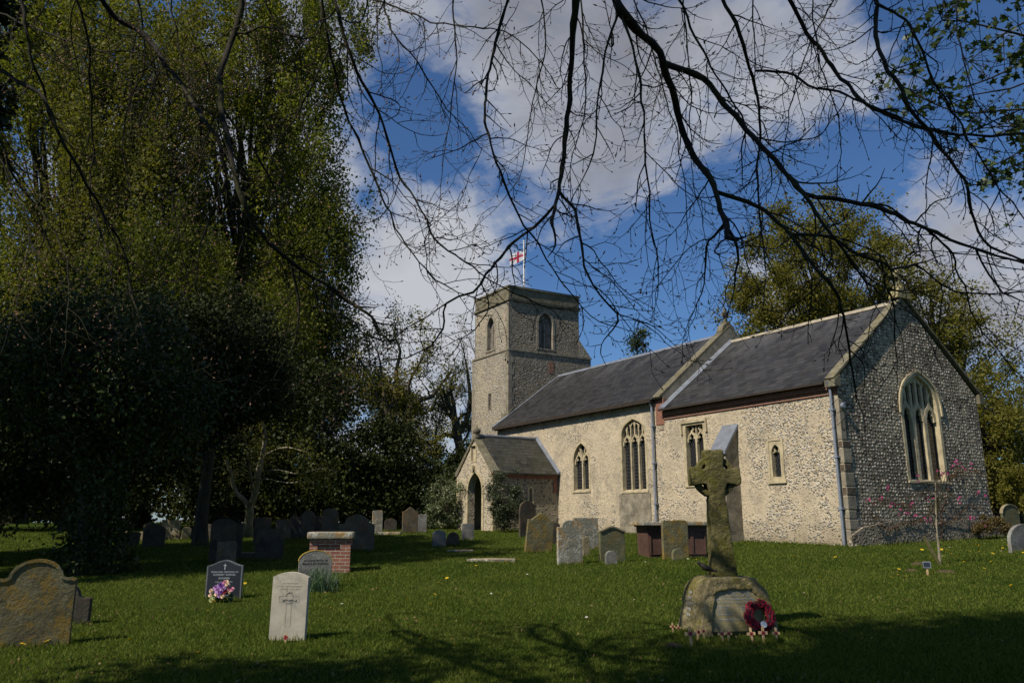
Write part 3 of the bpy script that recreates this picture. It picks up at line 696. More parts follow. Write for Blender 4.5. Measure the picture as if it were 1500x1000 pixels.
pr = proof(PE - .2, 16.68, PN + .28, -.02, 3.60, 5.40); r2 = proof(PW + .2, 16.68, PN + .28, -.02, 3.60, 5.40)
off = len(pr.v); pr.v += r2.v; pr.f += [tuple(i + off for i in f) for f in r2.f]; pr.uv += r2.uv; pr.mi += r2.mi
cb(pr, 'porch_roof', M['slate3'], porch)
pl_ = MB(); pl_.tube([P(16.68, PN + .2, 5.42), P(16.68, -.02, 5.42)], .075, 8)
for sg, se in ((1, PE - .22), (-1, PW + .22)):
    pl_.hexa([P(se, -.16, 3.60), P(se, -.02, 3.60), P(16.68, -.02, 5.42), P(16.68, -.16, 5.42), P(se, -.16, 3.66), P(se, -.02, 3.74), P(16.68, -.02, 5.58), P(16.68, -.16, 5.47)])
cb(pl_, 'lead_flashing', M['lead'], porch)
pb = MB(); pb.box(PN + .05, -.03, -.03, .02, 3.36, 3.60, east(PE)); pb.box(-.28, -.03, -.035, .02, 2.75, 3.355, east(PE)); pb.box(PN - .05, -.03, -.13, -.031, 3.50, 3.575, east(PE)); cb(pb, 'brick_cornice', M['brick'], porch)
pf_ = MB(); pf_.ribbon(pwin, .08, east(PE), -.02, .15); pf_.prism(pwin, east(PE), .18, .2); cb(pf_, 'lancet_window', M['stone'], porch)
dd = MB(); dd.prism(arch(16.0, 17.3, .7, 2.6, 3.3), S0, -.09, -.04)
for k in range(1, 7): dd.box(16.0 + k * .186 - .008, 16.0 + k * .186 + .008, -.10, -.091, .9, 3.0, S0)
cb(dd, 'church_door', M['doorwood'], porch)
gt_ = MB()                                                    # open gate leaf in the porch arch
for k in range(9): gt_.box(16.05 + k * .06, 16.07 + k * .06, .36, .38, 1.0, 2.2, PF)
gt_.box(16.03, 16.60, .355, .385, 1.05, 1.12, PF); gt_.box(16.03, 16.60, .355, .385, 2.1, 2.16, PF)
cb(gt_, 'porch_gate', M['timber'], porch)

# tower
TS, TN = 20.40, .67
tw = MB(); low, up = 10.72, 13.55
slit = [(22.20, 7.56), (22.20, 8.50), (22.44, 8.50), (22.44, 7.56)]
bs_ = arch(21.88, 22.72, 11.0, 12.4, 13.05); be_ = arch(2.58, 3.66, 11.0, 12.45, 13.20)
tw.wall([(TS, .5), (TS, low), (24.22, low), (24.26, .5)], [slit], south(TN), .3)
tw.wall([(TS, low), (TS, up), (24.0, up), (24.0, low)], [bs_], south(TN + .03), .3)
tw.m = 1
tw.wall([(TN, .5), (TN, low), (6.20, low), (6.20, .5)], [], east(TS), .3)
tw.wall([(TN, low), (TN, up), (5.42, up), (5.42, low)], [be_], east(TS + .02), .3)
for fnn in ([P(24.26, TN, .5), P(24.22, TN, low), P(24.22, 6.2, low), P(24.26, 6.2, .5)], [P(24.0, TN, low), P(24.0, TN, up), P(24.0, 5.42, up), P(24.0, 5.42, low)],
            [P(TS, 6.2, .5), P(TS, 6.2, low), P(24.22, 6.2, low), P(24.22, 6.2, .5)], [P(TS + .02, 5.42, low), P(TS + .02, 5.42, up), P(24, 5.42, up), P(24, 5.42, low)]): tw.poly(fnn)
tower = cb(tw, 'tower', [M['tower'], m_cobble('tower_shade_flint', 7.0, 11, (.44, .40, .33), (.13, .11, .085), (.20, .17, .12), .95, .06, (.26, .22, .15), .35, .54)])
tt = MB(); tt.prism([(5.40, low), (5.40, 11.8), (6.20, low + .12)], east(TS + .01), 0, 1.6); tt.box(22.0, 24.2, 5.42, 6.2, low, low + .1, lambda a, d, z: P(a, d, z)); cb(tt, 'stair_turret', M['tower'], tower)
st = MB()
def ring_band(mb, s0, s1, n0, n1, z0, z1, pr_, th=.15):
    mb.box(s0 - pr_, s1 + pr_, n0 - pr_, n0 + th, z0, z1, P); mb.box(s0 - pr_, s1 + pr_, n1 - th, n1 + pr_, z0, z1, P)
    mb.box(s0 - pr_, s0 + th, n0 + th, n1 - th, z0, z1, P); mb.box(s1 - th, s1 + pr_, n0 + th, n1 - th, z0, z1, P)
ring_band(st, TS, 24.2, TN, 6.18, low - .04, low + .07, .05, .2); cb(st, 'string_course', M['stonegrey'], tower)
pp = MB(); ring_band(pp, TS + .02, 24.0, TN + .03, 5.42, up - .02, up + .13, .09, .25); ring_band(pp, TS + .02, 24.0, TN + .03, 5.42, up + .13, 14.30, .03, .28); ring_band(pp, TS + .02, 24.0, TN + .03, 5.42, 14.30, 14.42, .08, .30)
pp.box(TS + .2, 23.8, TN + .2, 5.2, up, up + .1, P)
cb(pp, 'parapet', M['coping'], tower, bevel=.02)
qt = MB(); z = 6.6; k = 0
while z < up - .05:
    if low < z < low + .4 and qt.v: cb(qt, 'corner_stones', M['stonegrey'], tower); qt = MB()
    h_ = .34; a, b = (.34, .22) if k % 2 else (.22, .34); sh = .0 if z < low else .025
    if not (low - .3 < z < low + .06): qt.hexa([P(TS - .012 + sh, TN - .012 + sh, z), P(TS + a, TN - .012 + sh, z), P(TS + a, TN + b, z), P(TS - .012 + sh, TN + b, z), P(TS - .012 + sh, TN - .012 + sh, z + h_ - .012), P(TS + a, TN - .012 + sh, z + h_ - .012), P(TS + a, TN + b, z + h_ - .012), P(TS - .012 + sh, TN + b, z + h_ - .012)])
    z += h_; k += 1
cb(qt, 'corner_stones', M['stonegrey'], tower); qt = MB()
z = 1.5; k = 0
while z < low - .1:
    a, b = (.30, .2) if k % 2 else (.2, .30); qt.box(24.27 - a, 24.275, TN - .012, TN + b, z, z + .33, P); z += .34; k += 1
cb(qt, 'corner_stones', M['stonegrey'], tower)
for fn, a0, a1, zs, za in ((south(TN + .03), 21.88, 22.72, 12.4, 13.05), (east(TS + .02), 2.58, 3.66, 12.45, 13.20)):
    f = MB(); f.ribbon(arch(a0, a1, 11.0, zs, za), .13, fn, -.02, .18)
    m_ = (a0 + a1) / 2; f.ribbon([(m_, 11.0), (m_, zs)], .06, fn, .12, .2)
    f.ribbon([(a0 + .02, zs - .05), (a0 + .14, zs + .2), (m_ - .04, zs + .38)], .05, fn, .12, .19)
    f.box(a0 - .1, a1 + .1, -.05, .2, 10.93, 11.0, fn)
    bw = cb(f, 'belfry_window', M['stonegrey'], tower)
    f = MB(); f.prism(arch(a0, a1, 11.0, zs, za), fn, .24, .26); 
    for k in range(8): f.box(a0 + .05 + k * (a1 - a0 - .1) / 8, a0 + .05 + (k + .9) * (a1 - a0 - .1) / 8, .20, .239, 11.0, zs - .1 + .3 * sin(pi * (k + .5) / 8), fn)
    cb(f, 'belfry_boarding', M['louvre'], tower)
f = MB(); f.prism(slit, south(TN), .22, .25); cb(f, 'slit_window', M['dark'], tower)
f = MB(); f.box(22.12, 22.199, -.01, .2, 7.5, 8.56, south(TN)); f.box(22.441, 22.52, -.01, .2, 7.5, 8.56, south(TN)); cb(f, 'slit_surround', M['stonegrey'], tower)
f = MB(); f.box(3.3, 3.62, -.012, .05, 9.6, 10.3, east(TS)); cb(f, 'brick_patch', M['brick'], tower)
f = MB(); f.prism([(TN - .04, 6.55), (TN - .04, 7.15), (TN + .25, 7.5), (TN + .25, 6.9)], east(TS - .05), 0, .7)
f.v = [P(20.45 + (i % 1), 0, 0) if False else v for i, v in enumerate(f.v)]
cb(f, 'weathering_stone', M['coping'], tower)

# flag
flp = empty('flagpole', P(22.25, 2.9, 13.6), label='slim white flagpole standing on the church tower roof', cat='flagpole')
FO = tuple(flp.location)
f = MB(); f.tube([P(22.25, 2.9, 13.6), P(22.25, 2.9, 17.95)], [.055, .04], 8); f.build('pole', M['white'], flp, FO, smooth=True)
f = MB(); f.lathe([(0, 0), (.06, .03), (.07, .07), (0, .12)], P(22.25, 2.9, 17.94), 8); f.build('finial', M['white'], flp, FO, smooth=True)
mf, g = newmat('flag_cloth'); uv = g.uv(); su = g.n('ShaderNodeSeparateXYZ'); g.t.links.new(uv, su.inputs[0])
cx = g.math('LESS_THAN', g.math('ABSOLUTE', g.math('SUBTRACT', su.outputs[0], .5)), .07); cy = g.math('LESS_THAN', g.math('ABSOLUTE', g.math('SUBTRACT', su.outputs[1], .5)), .11)
g.out(g.mix(g.math('MAXIMUM', cx, cy), (.55, .55, .58), (.36, .02, .05)), .8)
nx_, ny_ = 22, 12; V_ = []; UVs = []
top = at(772, 366, P(22.25, 2.9, 0)[1]); 
for j in range(ny_ + 1):
    for i in range(nx_ + 1):
        a, b = i / nx_, j / ny_
        V_.append((top[0] - .04 - a * .98 - .05 * sin(b * 3) * a, top[1] + .10 * sin(a * 9 + b * 2) * a + .25 * a, top[2] + .03 - b * .62 - a * .16 - .10 * a * a * 1.3 + .04 * sin(a * 8 + 1) * a - .08 * b * a))
        UVs.append((a, 1 - b))
F_ = [(j * (nx_ + 1) + i, j * (nx_ + 1) + i + 1, (j + 1) * (nx_ + 1) + i + 1, (j + 1) * (nx_ + 1) + i) for j in range(ny_) for i in range(nx_)]
fo = np_mesh('flag', V_, F_, mf, uvs=[UVs[i] for f in F_ for i in f], smooth=True, origin=top); fo.location = top
tag(fo, 'white flag with a red cross flying from the tower pole', 'flag')

# ------------------------------------------------------------ ground
m, g = newmat('turf'); o_ = g.obj()
a = g.noise(o_, .45, 5, .6); b = g.noise(o_, 5, 6, .7); c_ = g.noise(o_, 38, 4, .7)
c = g.mix(g.ramp(a, [(.35, 0), (.65, 1)]), (.040, .064, .011), (.068, .090, .018))
c = g.mix(g.math('MULTIPLY', g.ramp(b, [(.58, 0), (.72, 1)]), .55), c, (.085, .070, .028))
c = g.mix(g.ramp(c_, [(.35, .6), (.6, 0)]), c, (.012, .024, .005))
g.out(c, 1.0, g.bump(g.math('ADD', c_, b), .05), 0.0); M['turf'] = m
def axis(lo, hi, n0, far):
    core = np.linspace(lo, hi, n0); st = core[1] - core[0]; ext = []
    x = st
    while sum(ext) < far: ext.append(x); x *= 1.35
    e = np.cumsum(ext); return np.concatenate([lo - e[::-1], core, hi + e])
xs = axis(-32, 32, 257, 700); ys = axis(-8, 56, 257, 700)
X, Y = np.meshgrid(xs, ys); Z = gz(X, Y); Vg = np.stack([X, Y, Z], -1).reshape(-1, 3); nx = len(xs); ny = len(ys)
j, i = np.meshgrid(np.arange(ny - 1), np.arange(nx - 1), indexing='ij'); k = (j * nx + i).ravel()
tag(np_mesh('ground', Vg, np.stack([k, k + 1, k + nx + 1, k + nx], -1), M['turf'], smooth=True), kind='structure')

# grass blades over the churchyard
def in_church(x, y):
    dx, dy = x - OX, y - OY; det = U[0] * Vv[1] - U[1] * Vv[0]
    s = (dx * Vv[1] - dy * Vv[0]) / det; n = (U[0] * dy - U[1] * dx) / det
    return ((s > -.1) & (s < 24.3) & (n > -.05) & (n < 8.2)) | ((s > 15) & (s < 18.4) & (n > -3.5) & (n < .1))
rg = np.random.default_rng(11)
N = 420000
r = 6.2 * (46 / 6.2) ** (rg.random(N) ** .92); th = (rg.random(N) - .5) * radians(84)
gx, gy = r * np.sin(th), r * np.cos(th)
k = ~in_church(gx, gy) & ((np.sin(gx * 1.3 + 2.2 * np.sin(gy * .55)) + np.sin(gy * 1.7 + gx * .5 + 1) < 1.35) | (rg.random(N) < .45)); gx, gy, r = gx[k], gy[k], r[k]; n = len(gx)
base = np.stack([gx, gy, gz(gx, gy) - .005], -1)
pat = .65 + .5 * np.sin(gx * 1.7 + np.sin(gy * 2.1)) * np.sin(gy * 1.3 + gx * .6)
hgt = (.016 + .022 * rg.random(n)) * (1 + .25 * pat) * (1 + .02 * r); wd = .0035 * (1 + r * .09)
ang = rg.random(n) * 2 * pi; lean = rg.normal(size=(n, 2)) * .6
sv = np.stack([np.cos(ang), np.sin(ang), 0 * ang], -1) * wd[:, None]
tip = base + np.stack([lean[:, 0] * hgt, lean[:, 1] * hgt, hgt], -1)
Vb = np.stack([base - sv, base + sv, tip], 1).reshape(-1, 3)
M['blade'] = m_leaf('grass_blade', (.046, .076, .009), (.092, .130, .018), (.165, .165, .042), .3, .8, .06)
tag(np_mesh('grass', Vb, np.arange(n * 3).reshape(-1, 3), M['blade']), kind='stuff')

# brown litter and worn tufts lying in the turf
n = 9000; r = 6.5 * (34 / 6.5) ** rg.random(n); th = (rg.random(n) - .5) * radians(82); lx, ly = r * np.sin(th), r * np.cos(th)
k = ~in_church(lx, ly) & (np.sin(lx * 1.1 + 2 * np.sin(ly * .7)) + np.sin(ly * 1.9 + lx * .4) + .9 * rg.normal(size=n) > .9); lx, ly, r = lx[k], ly[k], r[k]
tag(leaves('leaf_litter', np.stack([lx, ly, gz(lx, ly) + .018], -1), .035, m_leaf('dead_leaf', (.08, .05, .02), (.16, .11, .05), (.26, .20, .10), .1, .8, .1), None, rg, droop=0), kind='stuff')

# dandelions and daisies
def flower_mesh(name, rad, petals, mat_p, mat_c, stem):
    mb = MB(); mb.m = 0
    for k in range(petals):
        a = 2 * pi * k / petals; b = a + 2 * pi / petals * .8; c = (a + b) / 2
        mb.poly([(0, 0, stem), (rad * .8 * cos(a), rad * .8 * sin(a), stem + rad * .18), (rad * cos(c), rad * sin(c), stem + rad * .1), (rad * .8 * cos(b), rad * .8 * sin(b), stem + rad * .18)])
    mb.m = 1; mb.lathe([(rad * .35, stem + .002), (rad * .3, stem + rad * .3), (0, stem + rad * .4)], seg=6)
    mb.m = 2; mb.tube([(0, 0, -.01), (.004, 0, stem)], .0025, 4)
    return mb.build(name, [mat_p, mat_c, M['blade']])
M['yellow'] = m_plain('yellow_petal', (.65, .48, .02), .7, 5, .1, 0); M['yellow2'] = m_plain('yellow_centre', (.60, .36, .01), .7, 5, .1, 0); M['daisyw'] = m_plain('white_petal', (.75, .75, .72), .7, 5, .05, 0)
dnd = flower_mesh('dandelion', .024, 12, M['yellow'], M['yellow2'], .045); dsy = flower_mesh('daisy', .014, 8, M['daisyw'], M['yellow2'], .035)
DP = [(30, 948), (73, 942), (90, 940), (121, 931), (137, 936), (190, 941), (291, 954), (307, 898), (287, 963), (359, 855), (597, 880), (635, 873), (620, 940), (633, 885), (656, 848), (645, 855), (761, 821), (689, 829), (698, 829), (651, 842), (668, 950),
      (969, 815), (969, 843), (1020, 822), (1162, 815), (1180, 828), (1200, 846), (1225, 817), (1303, 847), (1316, 843), (1330, 846), (1316, 834), (1342, 822), (1352, 823), (1366, 822), (1388, 808), (1396, 812), (1402, 816), (1414, 824), (1427, 798), (1420, 808), (1437, 800), (1437, 809), (1453, 811), (1459, 802), (1470, 803), (1478, 800), (1499, 810), (1484, 859), (1441, 833), (1454, 823), (1380, 806), (1350, 806), (540, 905), (486, 893)]
WP = [(533, 849), (614, 895), (501, 886), (935, 811), (945, 823), (951, 826), (1008, 818), (771, 841), (1036, 788), (1390, 801), (1396, 801), (1466, 807), (1469, 807), (1444, 835), (1106, 772), (1116, 776), (1254, 798), (1242, 807), (1118, 778), (1470, 791), (1380, 814), (720, 869), (860, 905), (930, 880), (1180, 868)]
rr = random.Random(3); FLW = {}
for lst, proto, lab, cat, grp in ((DP, dnd, 'yellow dandelion head', 'dandelion', 'dandelions'), (WP, dsy, 'tiny white daisy', 'daisy', 'daisies')):
    for q, (px, py) in enumerate(lst):
        o = proto if q == 0 else proto.copy()
        if q: COL.objects.link(o)
        p = gp(px, py + 3); o.location = p; o.rotation_euler = (rr.uniform(.1, .5), rr.uniform(-.4, .2), rr.uniform(0, 6)); k = rr.uniform(1.15, 1.6) * (1 + max(0, p[1] - 12) * .035); o.scale = (k,) * 3
        LMK = [((45, 940), 'by the large orange lichened headstone'), ((330, 880), 'near the black granite headstone'), ((420, 940), 'near the white military headstone'), ((480, 860), 'near the daffodil leaves'), ((630, 880), 'on the open lawn right of the brick tomb'), ((715, 826), 'around the flat ledger stone'), ((840, 840), 'on the lawn before the central lichened headstones'), ((960, 820), 'before the chest tomb'), ((1110, 790), 'at the foot of the chancel wall'),
            ((1190, 840), 'on the lawn right of the memorial'), ((1325, 840), 'by the soil and plaque at the sapling'), ((1380, 812), 'under the east window wall'), ((1460, 805), 'near the headstone cut by the right edge')]
        wh = min(LMK, key=lambda t: (t[0][0] - px) ** 2 + (t[0][1] - py) ** 2 * 4)[1]
        FLW.setdefault((lab, wh, cat, grp), []).append((px, o))

for (lab, wh, cat, grp), L_ in FLW.items():
    L_.sort(key=lambda t: t[0]); n = len(L_)
    for i, (_, o) in enumerate(L_):
        pre = '' if n == 1 else ('leftmost ' if i == 0 else 'rightmost ' if i == n - 1 else 'second from left ' if i == 1 else 'second from right ' if i == n - 2 else 'middle ')
        tag(o, pre + lab + ' ' + wh, cat, grp + ' ' + wh)

# ------------------------------------------------------------ headstones
LM = {
 'rust': m_lichen('rusty_lichen_stone', (.15, .135, .075), (.29, .27, .16), (.24, .155, .03), .3, .75, (.045, .04, .028), .6, .02, off=1),
 'pale': m_lichen('pale_lichen_stone', (.25, .235, .18), (.50, .49, .42), (.33, .19, .05), .8, .75, (.09, .08, .055), .6, .02, off=5),
 'brown': m_lichen('brown_stone', (.12, .10, .07), (.22, .20, .15), (.16, .095, .03), .35, .45, off=9),
 'grey': m_lichen('grey_stone', (.20, .195, .175), (.36, .36, .32), (.20, .15, .08), .4, .2, off=13),
 'green': m_lichen('green_stone', (.12, .12, .065), (.30, .29, .22), (.20, .14, .05), .25, .4, off=17),
 'dark': m_lichen('dark_stone', (.055, .05, .04), (.12, .11, .085), (.16, .10, .05), .25, .3, off=21),
 'tan': m_lichen('tan_stone', (.24, .20, .12), (.45, .43, .36), (.22, .17, .08), .45, .4, off=25),
}
def top_shape(kind, w, h):
    W = w / 2
    if kind == 'round': k = [(W * cos(t), h - W * .62 + W * .62 * sin(t)) for t in np.linspace(0, pi, 15)]
    elif kind == 'semi': k = [(W * cos(t), h - W + W * sin(t)) for t in np.linspace(0, pi, 15)]
    elif kind == 'square': k = [(W, h), (-W, h)]
    elif kind == 'worn': k = [(W, h - .05), (W * .8, h - .01), (W * .2, h), (-W * .4, h - .02), (-W * .9, h - .01), (-W, h - .06)]
    elif kind == 'camber': k = [(W * (1 - 2 * t), h - .055 * (2 * t - 1) ** 2 * w / .4) for t in np.linspace(0, 1, 9)]
    elif kind == 'point': k = [(W, h - w * .28), (W * .75, h - w * .28), (W * .35, h - w * .12), (0, h), (-W * .35, h - w * .12), (-W * .75, h - w * .28), (-W, h - w * .28)]
    elif kind == 'shoulder':
        r_ = W * .66; k = [(W, h - r_ * .85), (W * .92, h - r_ * .78), (W * .78, h - r_ * .80)] + [(r_ * cos(t), h - r_ * .8 + r_ * .8 * sin(t)) for t in np.linspace(.1, pi - .1, 11)] + [(-W * .78, h - r_ * .80), (-W * .92, h - r_ * .78), (-W, h - r_ * .85)]
    elif kind == 'wave': k = [(W * (1 - 2 * t), h - .5 * w * .14 * (1 - cos(2 * pi * t + pi))) for t in np.linspace(0, 1, 15)]; k = [(x, h - w * .15 * (1 - cos(pi * min(1, abs(x) / W))) / 2) for x, _ in k]
    return [(W, -.25)] + [(x, z) for x, z in k] + [(-W, -.25)]
HC = [0]
def headstone(px0, px1, pt, pb, kind, mat, label, az=158, thick=.09, group='old headstones in the churchyard', Y=None, lean=(0, 0), name='headstone', rim=False, bev=.010, rough=.004, cat='headstone'):
    """stone seen between px0..px1 and pt..pb; az = compass direction its face looks to, from the view direction"""
    px = (px0 + px1) / 2
    p = gp(px, pb) if Y is None else at(px, pb, Y)
    if Y is not None: p[2] = gz(p[0], p[1])
    v = atan((px - 750) / 1180); ca = abs(cos(radians(az - 180) - v)); sa = abs(sin(radians(az - 180) - v))
    dist = sqrt(p[0] ** 2 + p[1] ** 2)
    ww = (px1 - px0) / 1180 * p[1] * (1 + tan(v) ** 2) ** .5
    w = max(.2, (ww - thick * sa) / max(.35, ca))
    h = at(px, pt, p[1])[2] - gz(p[0], p[1])
    root = empty(name, p, radians(180 - az), label=label, cat=cat, group=group)
    root.rotation_euler = (lean[0], lean[1], radians(180 - az))
    mb = MB(); mb.prism(top_shape(kind, w, h), lambda a, d, z: (a, d, z), -thick / 2, thick / 2)
    HC.append((p[0], p[1], w, radians(180 - az)))
    s = mb.build('slab', LM[mat] if isinstance(mat, str) else mat, root, bevel=bev)
    if rim:
        rb_ = MB(); o2 = top_shape(kind, w - .03, h - .015); o2 = [(x, z) for x, z in o2]
        rb_.ribbon(o2[1:-1], .035, lambda a, d, z: (a, d, z), -thick / 2 - .012, -thick / 2 + .01); rb_.build('moulded_edge', LM[mat] if isinstance(mat, str) else mat, root)
    return root, w, h, thick
def text_mesh(name, lines, mat, parent, size, x=0, y=0, z=0, lead=1.35, align='CENTER', rot=(pi / 2, 0, 0), ext=.0012, sizes=None):
    """lettering as one mesh"""
    V_ = []; F_ = []
    me = bpy.data.meshes.new(name); bm = bmesh.new(); zz = z
    for q, ln in enumerate(lines):
        sz = sizes[q] if sizes else size
        if ln:
            cu = bpy.data.curves.new('t', 'FONT'); cu.body = ln; cu.size = sz; cu.align_x = align; cu.extrude = ext; cu.resolution_u = 2; cu.space_character = 1.08
            ob = bpy.data.objects.new('t', cu); COL.objects.link(ob); bpy.context.view_layer.update()
            tm = bpy.data.meshes.new_from_object(ob.evaluated_get(bpy.context.evaluated_depsgraph_get()))
            tm.transform(Matrix.Translation((x, y, zz)) @ Matrix.Rotation(rot[2], 4, 'Z') @ Matrix.Rotation(rot[0], 4, 'X')); bm.from_mesh(tm)
            bpy.data.objects.remove(ob); bpy.data.meshes.remove(tm); bpy.data.curves.remove(cu)
        zz -= sz * lead
    bm.to_mesh(me); bm.free(); me.materials.append(mat)
    o = bpy.data.objects.new(name, me); COL.objects.link(o); o.parent = parent; return o

NEAR = 'named graves in the foreground'
headstone(-4, 86, 818, 946, 'shoulder', 'rust', 'large shouldered headstone crusted with orange lichen at the left front', az=156, thick=.12, rim=True)
headstone(42, 119, 850, 914, 'shoulder', 'dark', 'dark shouldered headstone just behind the large orange lichened one', az=168, thick=.12)
# black granite with flowers
M['granite'] = m_plain('black_granite', (.022, .026, .032), .35, 60, .5, 0, spec=.5); M['granedge'] = m_plain('rough_granite_edge', (.12, .13, .135), .9, 60, .4, .01, 80)
M['letter'] = m_plain('white_lettering', (.42, .44, .46), .8, 8, .1, 0)
root, w, h, t = headstone(304, 350, 820, 876, 'wave', M['granite'], 'polished black granite headstone with white lettering and flowers at its foot', az=178, thick=.07, group=None, bev=.006)
rm = MB(); rm.ribbon(top_shape('wave', w - .005, h - .002)[0:], .018, lambda a, d, z: (a, d, z), -t / 2 - .003, t / 2); rm.build('pitched_edge', M['granedge'], root)
text_mesh('inscription', ['TREASURED MEMORIES OF', 'CONNEY SAMUEL', 'SKINNER', 'DIED 21st MAY 1979', 'AGED 76 YEARS', 'ALSO OF', 'WINIFRED ETTA', 'SKINNER', 'DIED 4th JUNE 1991'], M['letter'], root, .04, 0, -t / 2 - .002, h - .20, 1.3, sizes=[.036, .044, .044, .03, .03, .026, .042, .036, .028])
ct = MB(); ct.box(-.006, .006, -t / 2 - .003, -t / 2 - .0005, h - .15, h - .055); ct.box(-.024, .024, -t / 2 - .0032, -t / 2 - .0004, h - .088, h - .078); ct.build('carved_cross', M['letter'], root)
BG = root
# war grave
M['portland'] = m_lichen('portland_stone', (.40, .37, .30), (.46, .43, .36), (.40, .34, .25), .3, .25, (.40, .36, .29), .3, .004)
root, w, h, t = headstone(396, 446, 837, 937, 'camber', M['portland'], 'white military headstone with an engraved cross and a poppy at its foot', az=184, thick=.076, group=None, lean=(0, .012), bev=.004)
WG = root
cr_ = MB(); fn = lambda a, d, z: (a, d, z); yf = -t / 2
def groove(mb, loop, wd=.005, dep=.002): mb.ribbon(loop, wd, fn, yf - dep, yf + .002, closed=True)
c0 = h * .60
groove(cr_, [(-.032, c0 - .32), (-.032, c0 - .035), (-.125, c0 - .035), (-.125, c0 + .035), (-.035, c0 + .035), (-.035, c0 + .15), (.035, c0 + .15), (.035, c0 + .035), (.125, c0 + .035), (.125, c0 - .035), (.032, c0 - .035), (.032, c0 - .32)])
cr_.build('engraved_cross', m_plain('cut_stone_shade', (.27, .25, .20), .9, 5, .2, 0), root)
em = MB(); em.ribbon([(.052 * cos(q), c0 + .015 + .062 * sin(q)) for q in np.linspace(0, 2 * pi, 14, endpoint=False)], .006, fn, yf - .005, yf, closed=True)
em.ribbon([(-.085, c0 - .012), (-.045, c0 + .012), (0, c0 - .004), (.045, c0 + .012), (.085, c0 - .012)], .022, fn, yf - .009, yf); em.ribbon([(-.02, c0 + .075), (0, c0 + .10), (.02, c0 + .075)], .014, fn, yf - .008, yf); em.build('regimental_badge', M['portland'], root)
text_mesh('inscription', ['14519422 PRIVATE', 'ROYAL NORFOLK REGIMENT', '16TH MAY 1944  AGE 21'], m_plain('faded_lettering', (.36, .33, .27), .9, 5, .1, 0), root, .022, 0, yf - .001, h - .14, 1.5)
root, w, h, t = headstone(437, 483, 806, 862, 'round', LM['grey'], 'grey round-topped headstone with yellow lichen rim behind daffodil leaves', az=162, thick=.08, group=None, Y=15.3)
rm = MB(); rm.ribbon(top_shape('round', w + .006, h + .004)[1:-1], .012, fn, -t / 2 - .004, t / 2 + .002); rm.build('lichen_rim', m_plain('yellow_lichen', (.42, .30, .05), .9, 20, .4, .004), root)
text_mesh('inscription', ['IN LOVING MEMORY OF', 'BRIAN FAITHFULL'], m_plain('dark_lettering', (.05, .048, .04), .8, 5, .1, 0), root, .05, 0, -t / 2 - .002, h - .19, 1.6, sizes=[.038, .056])

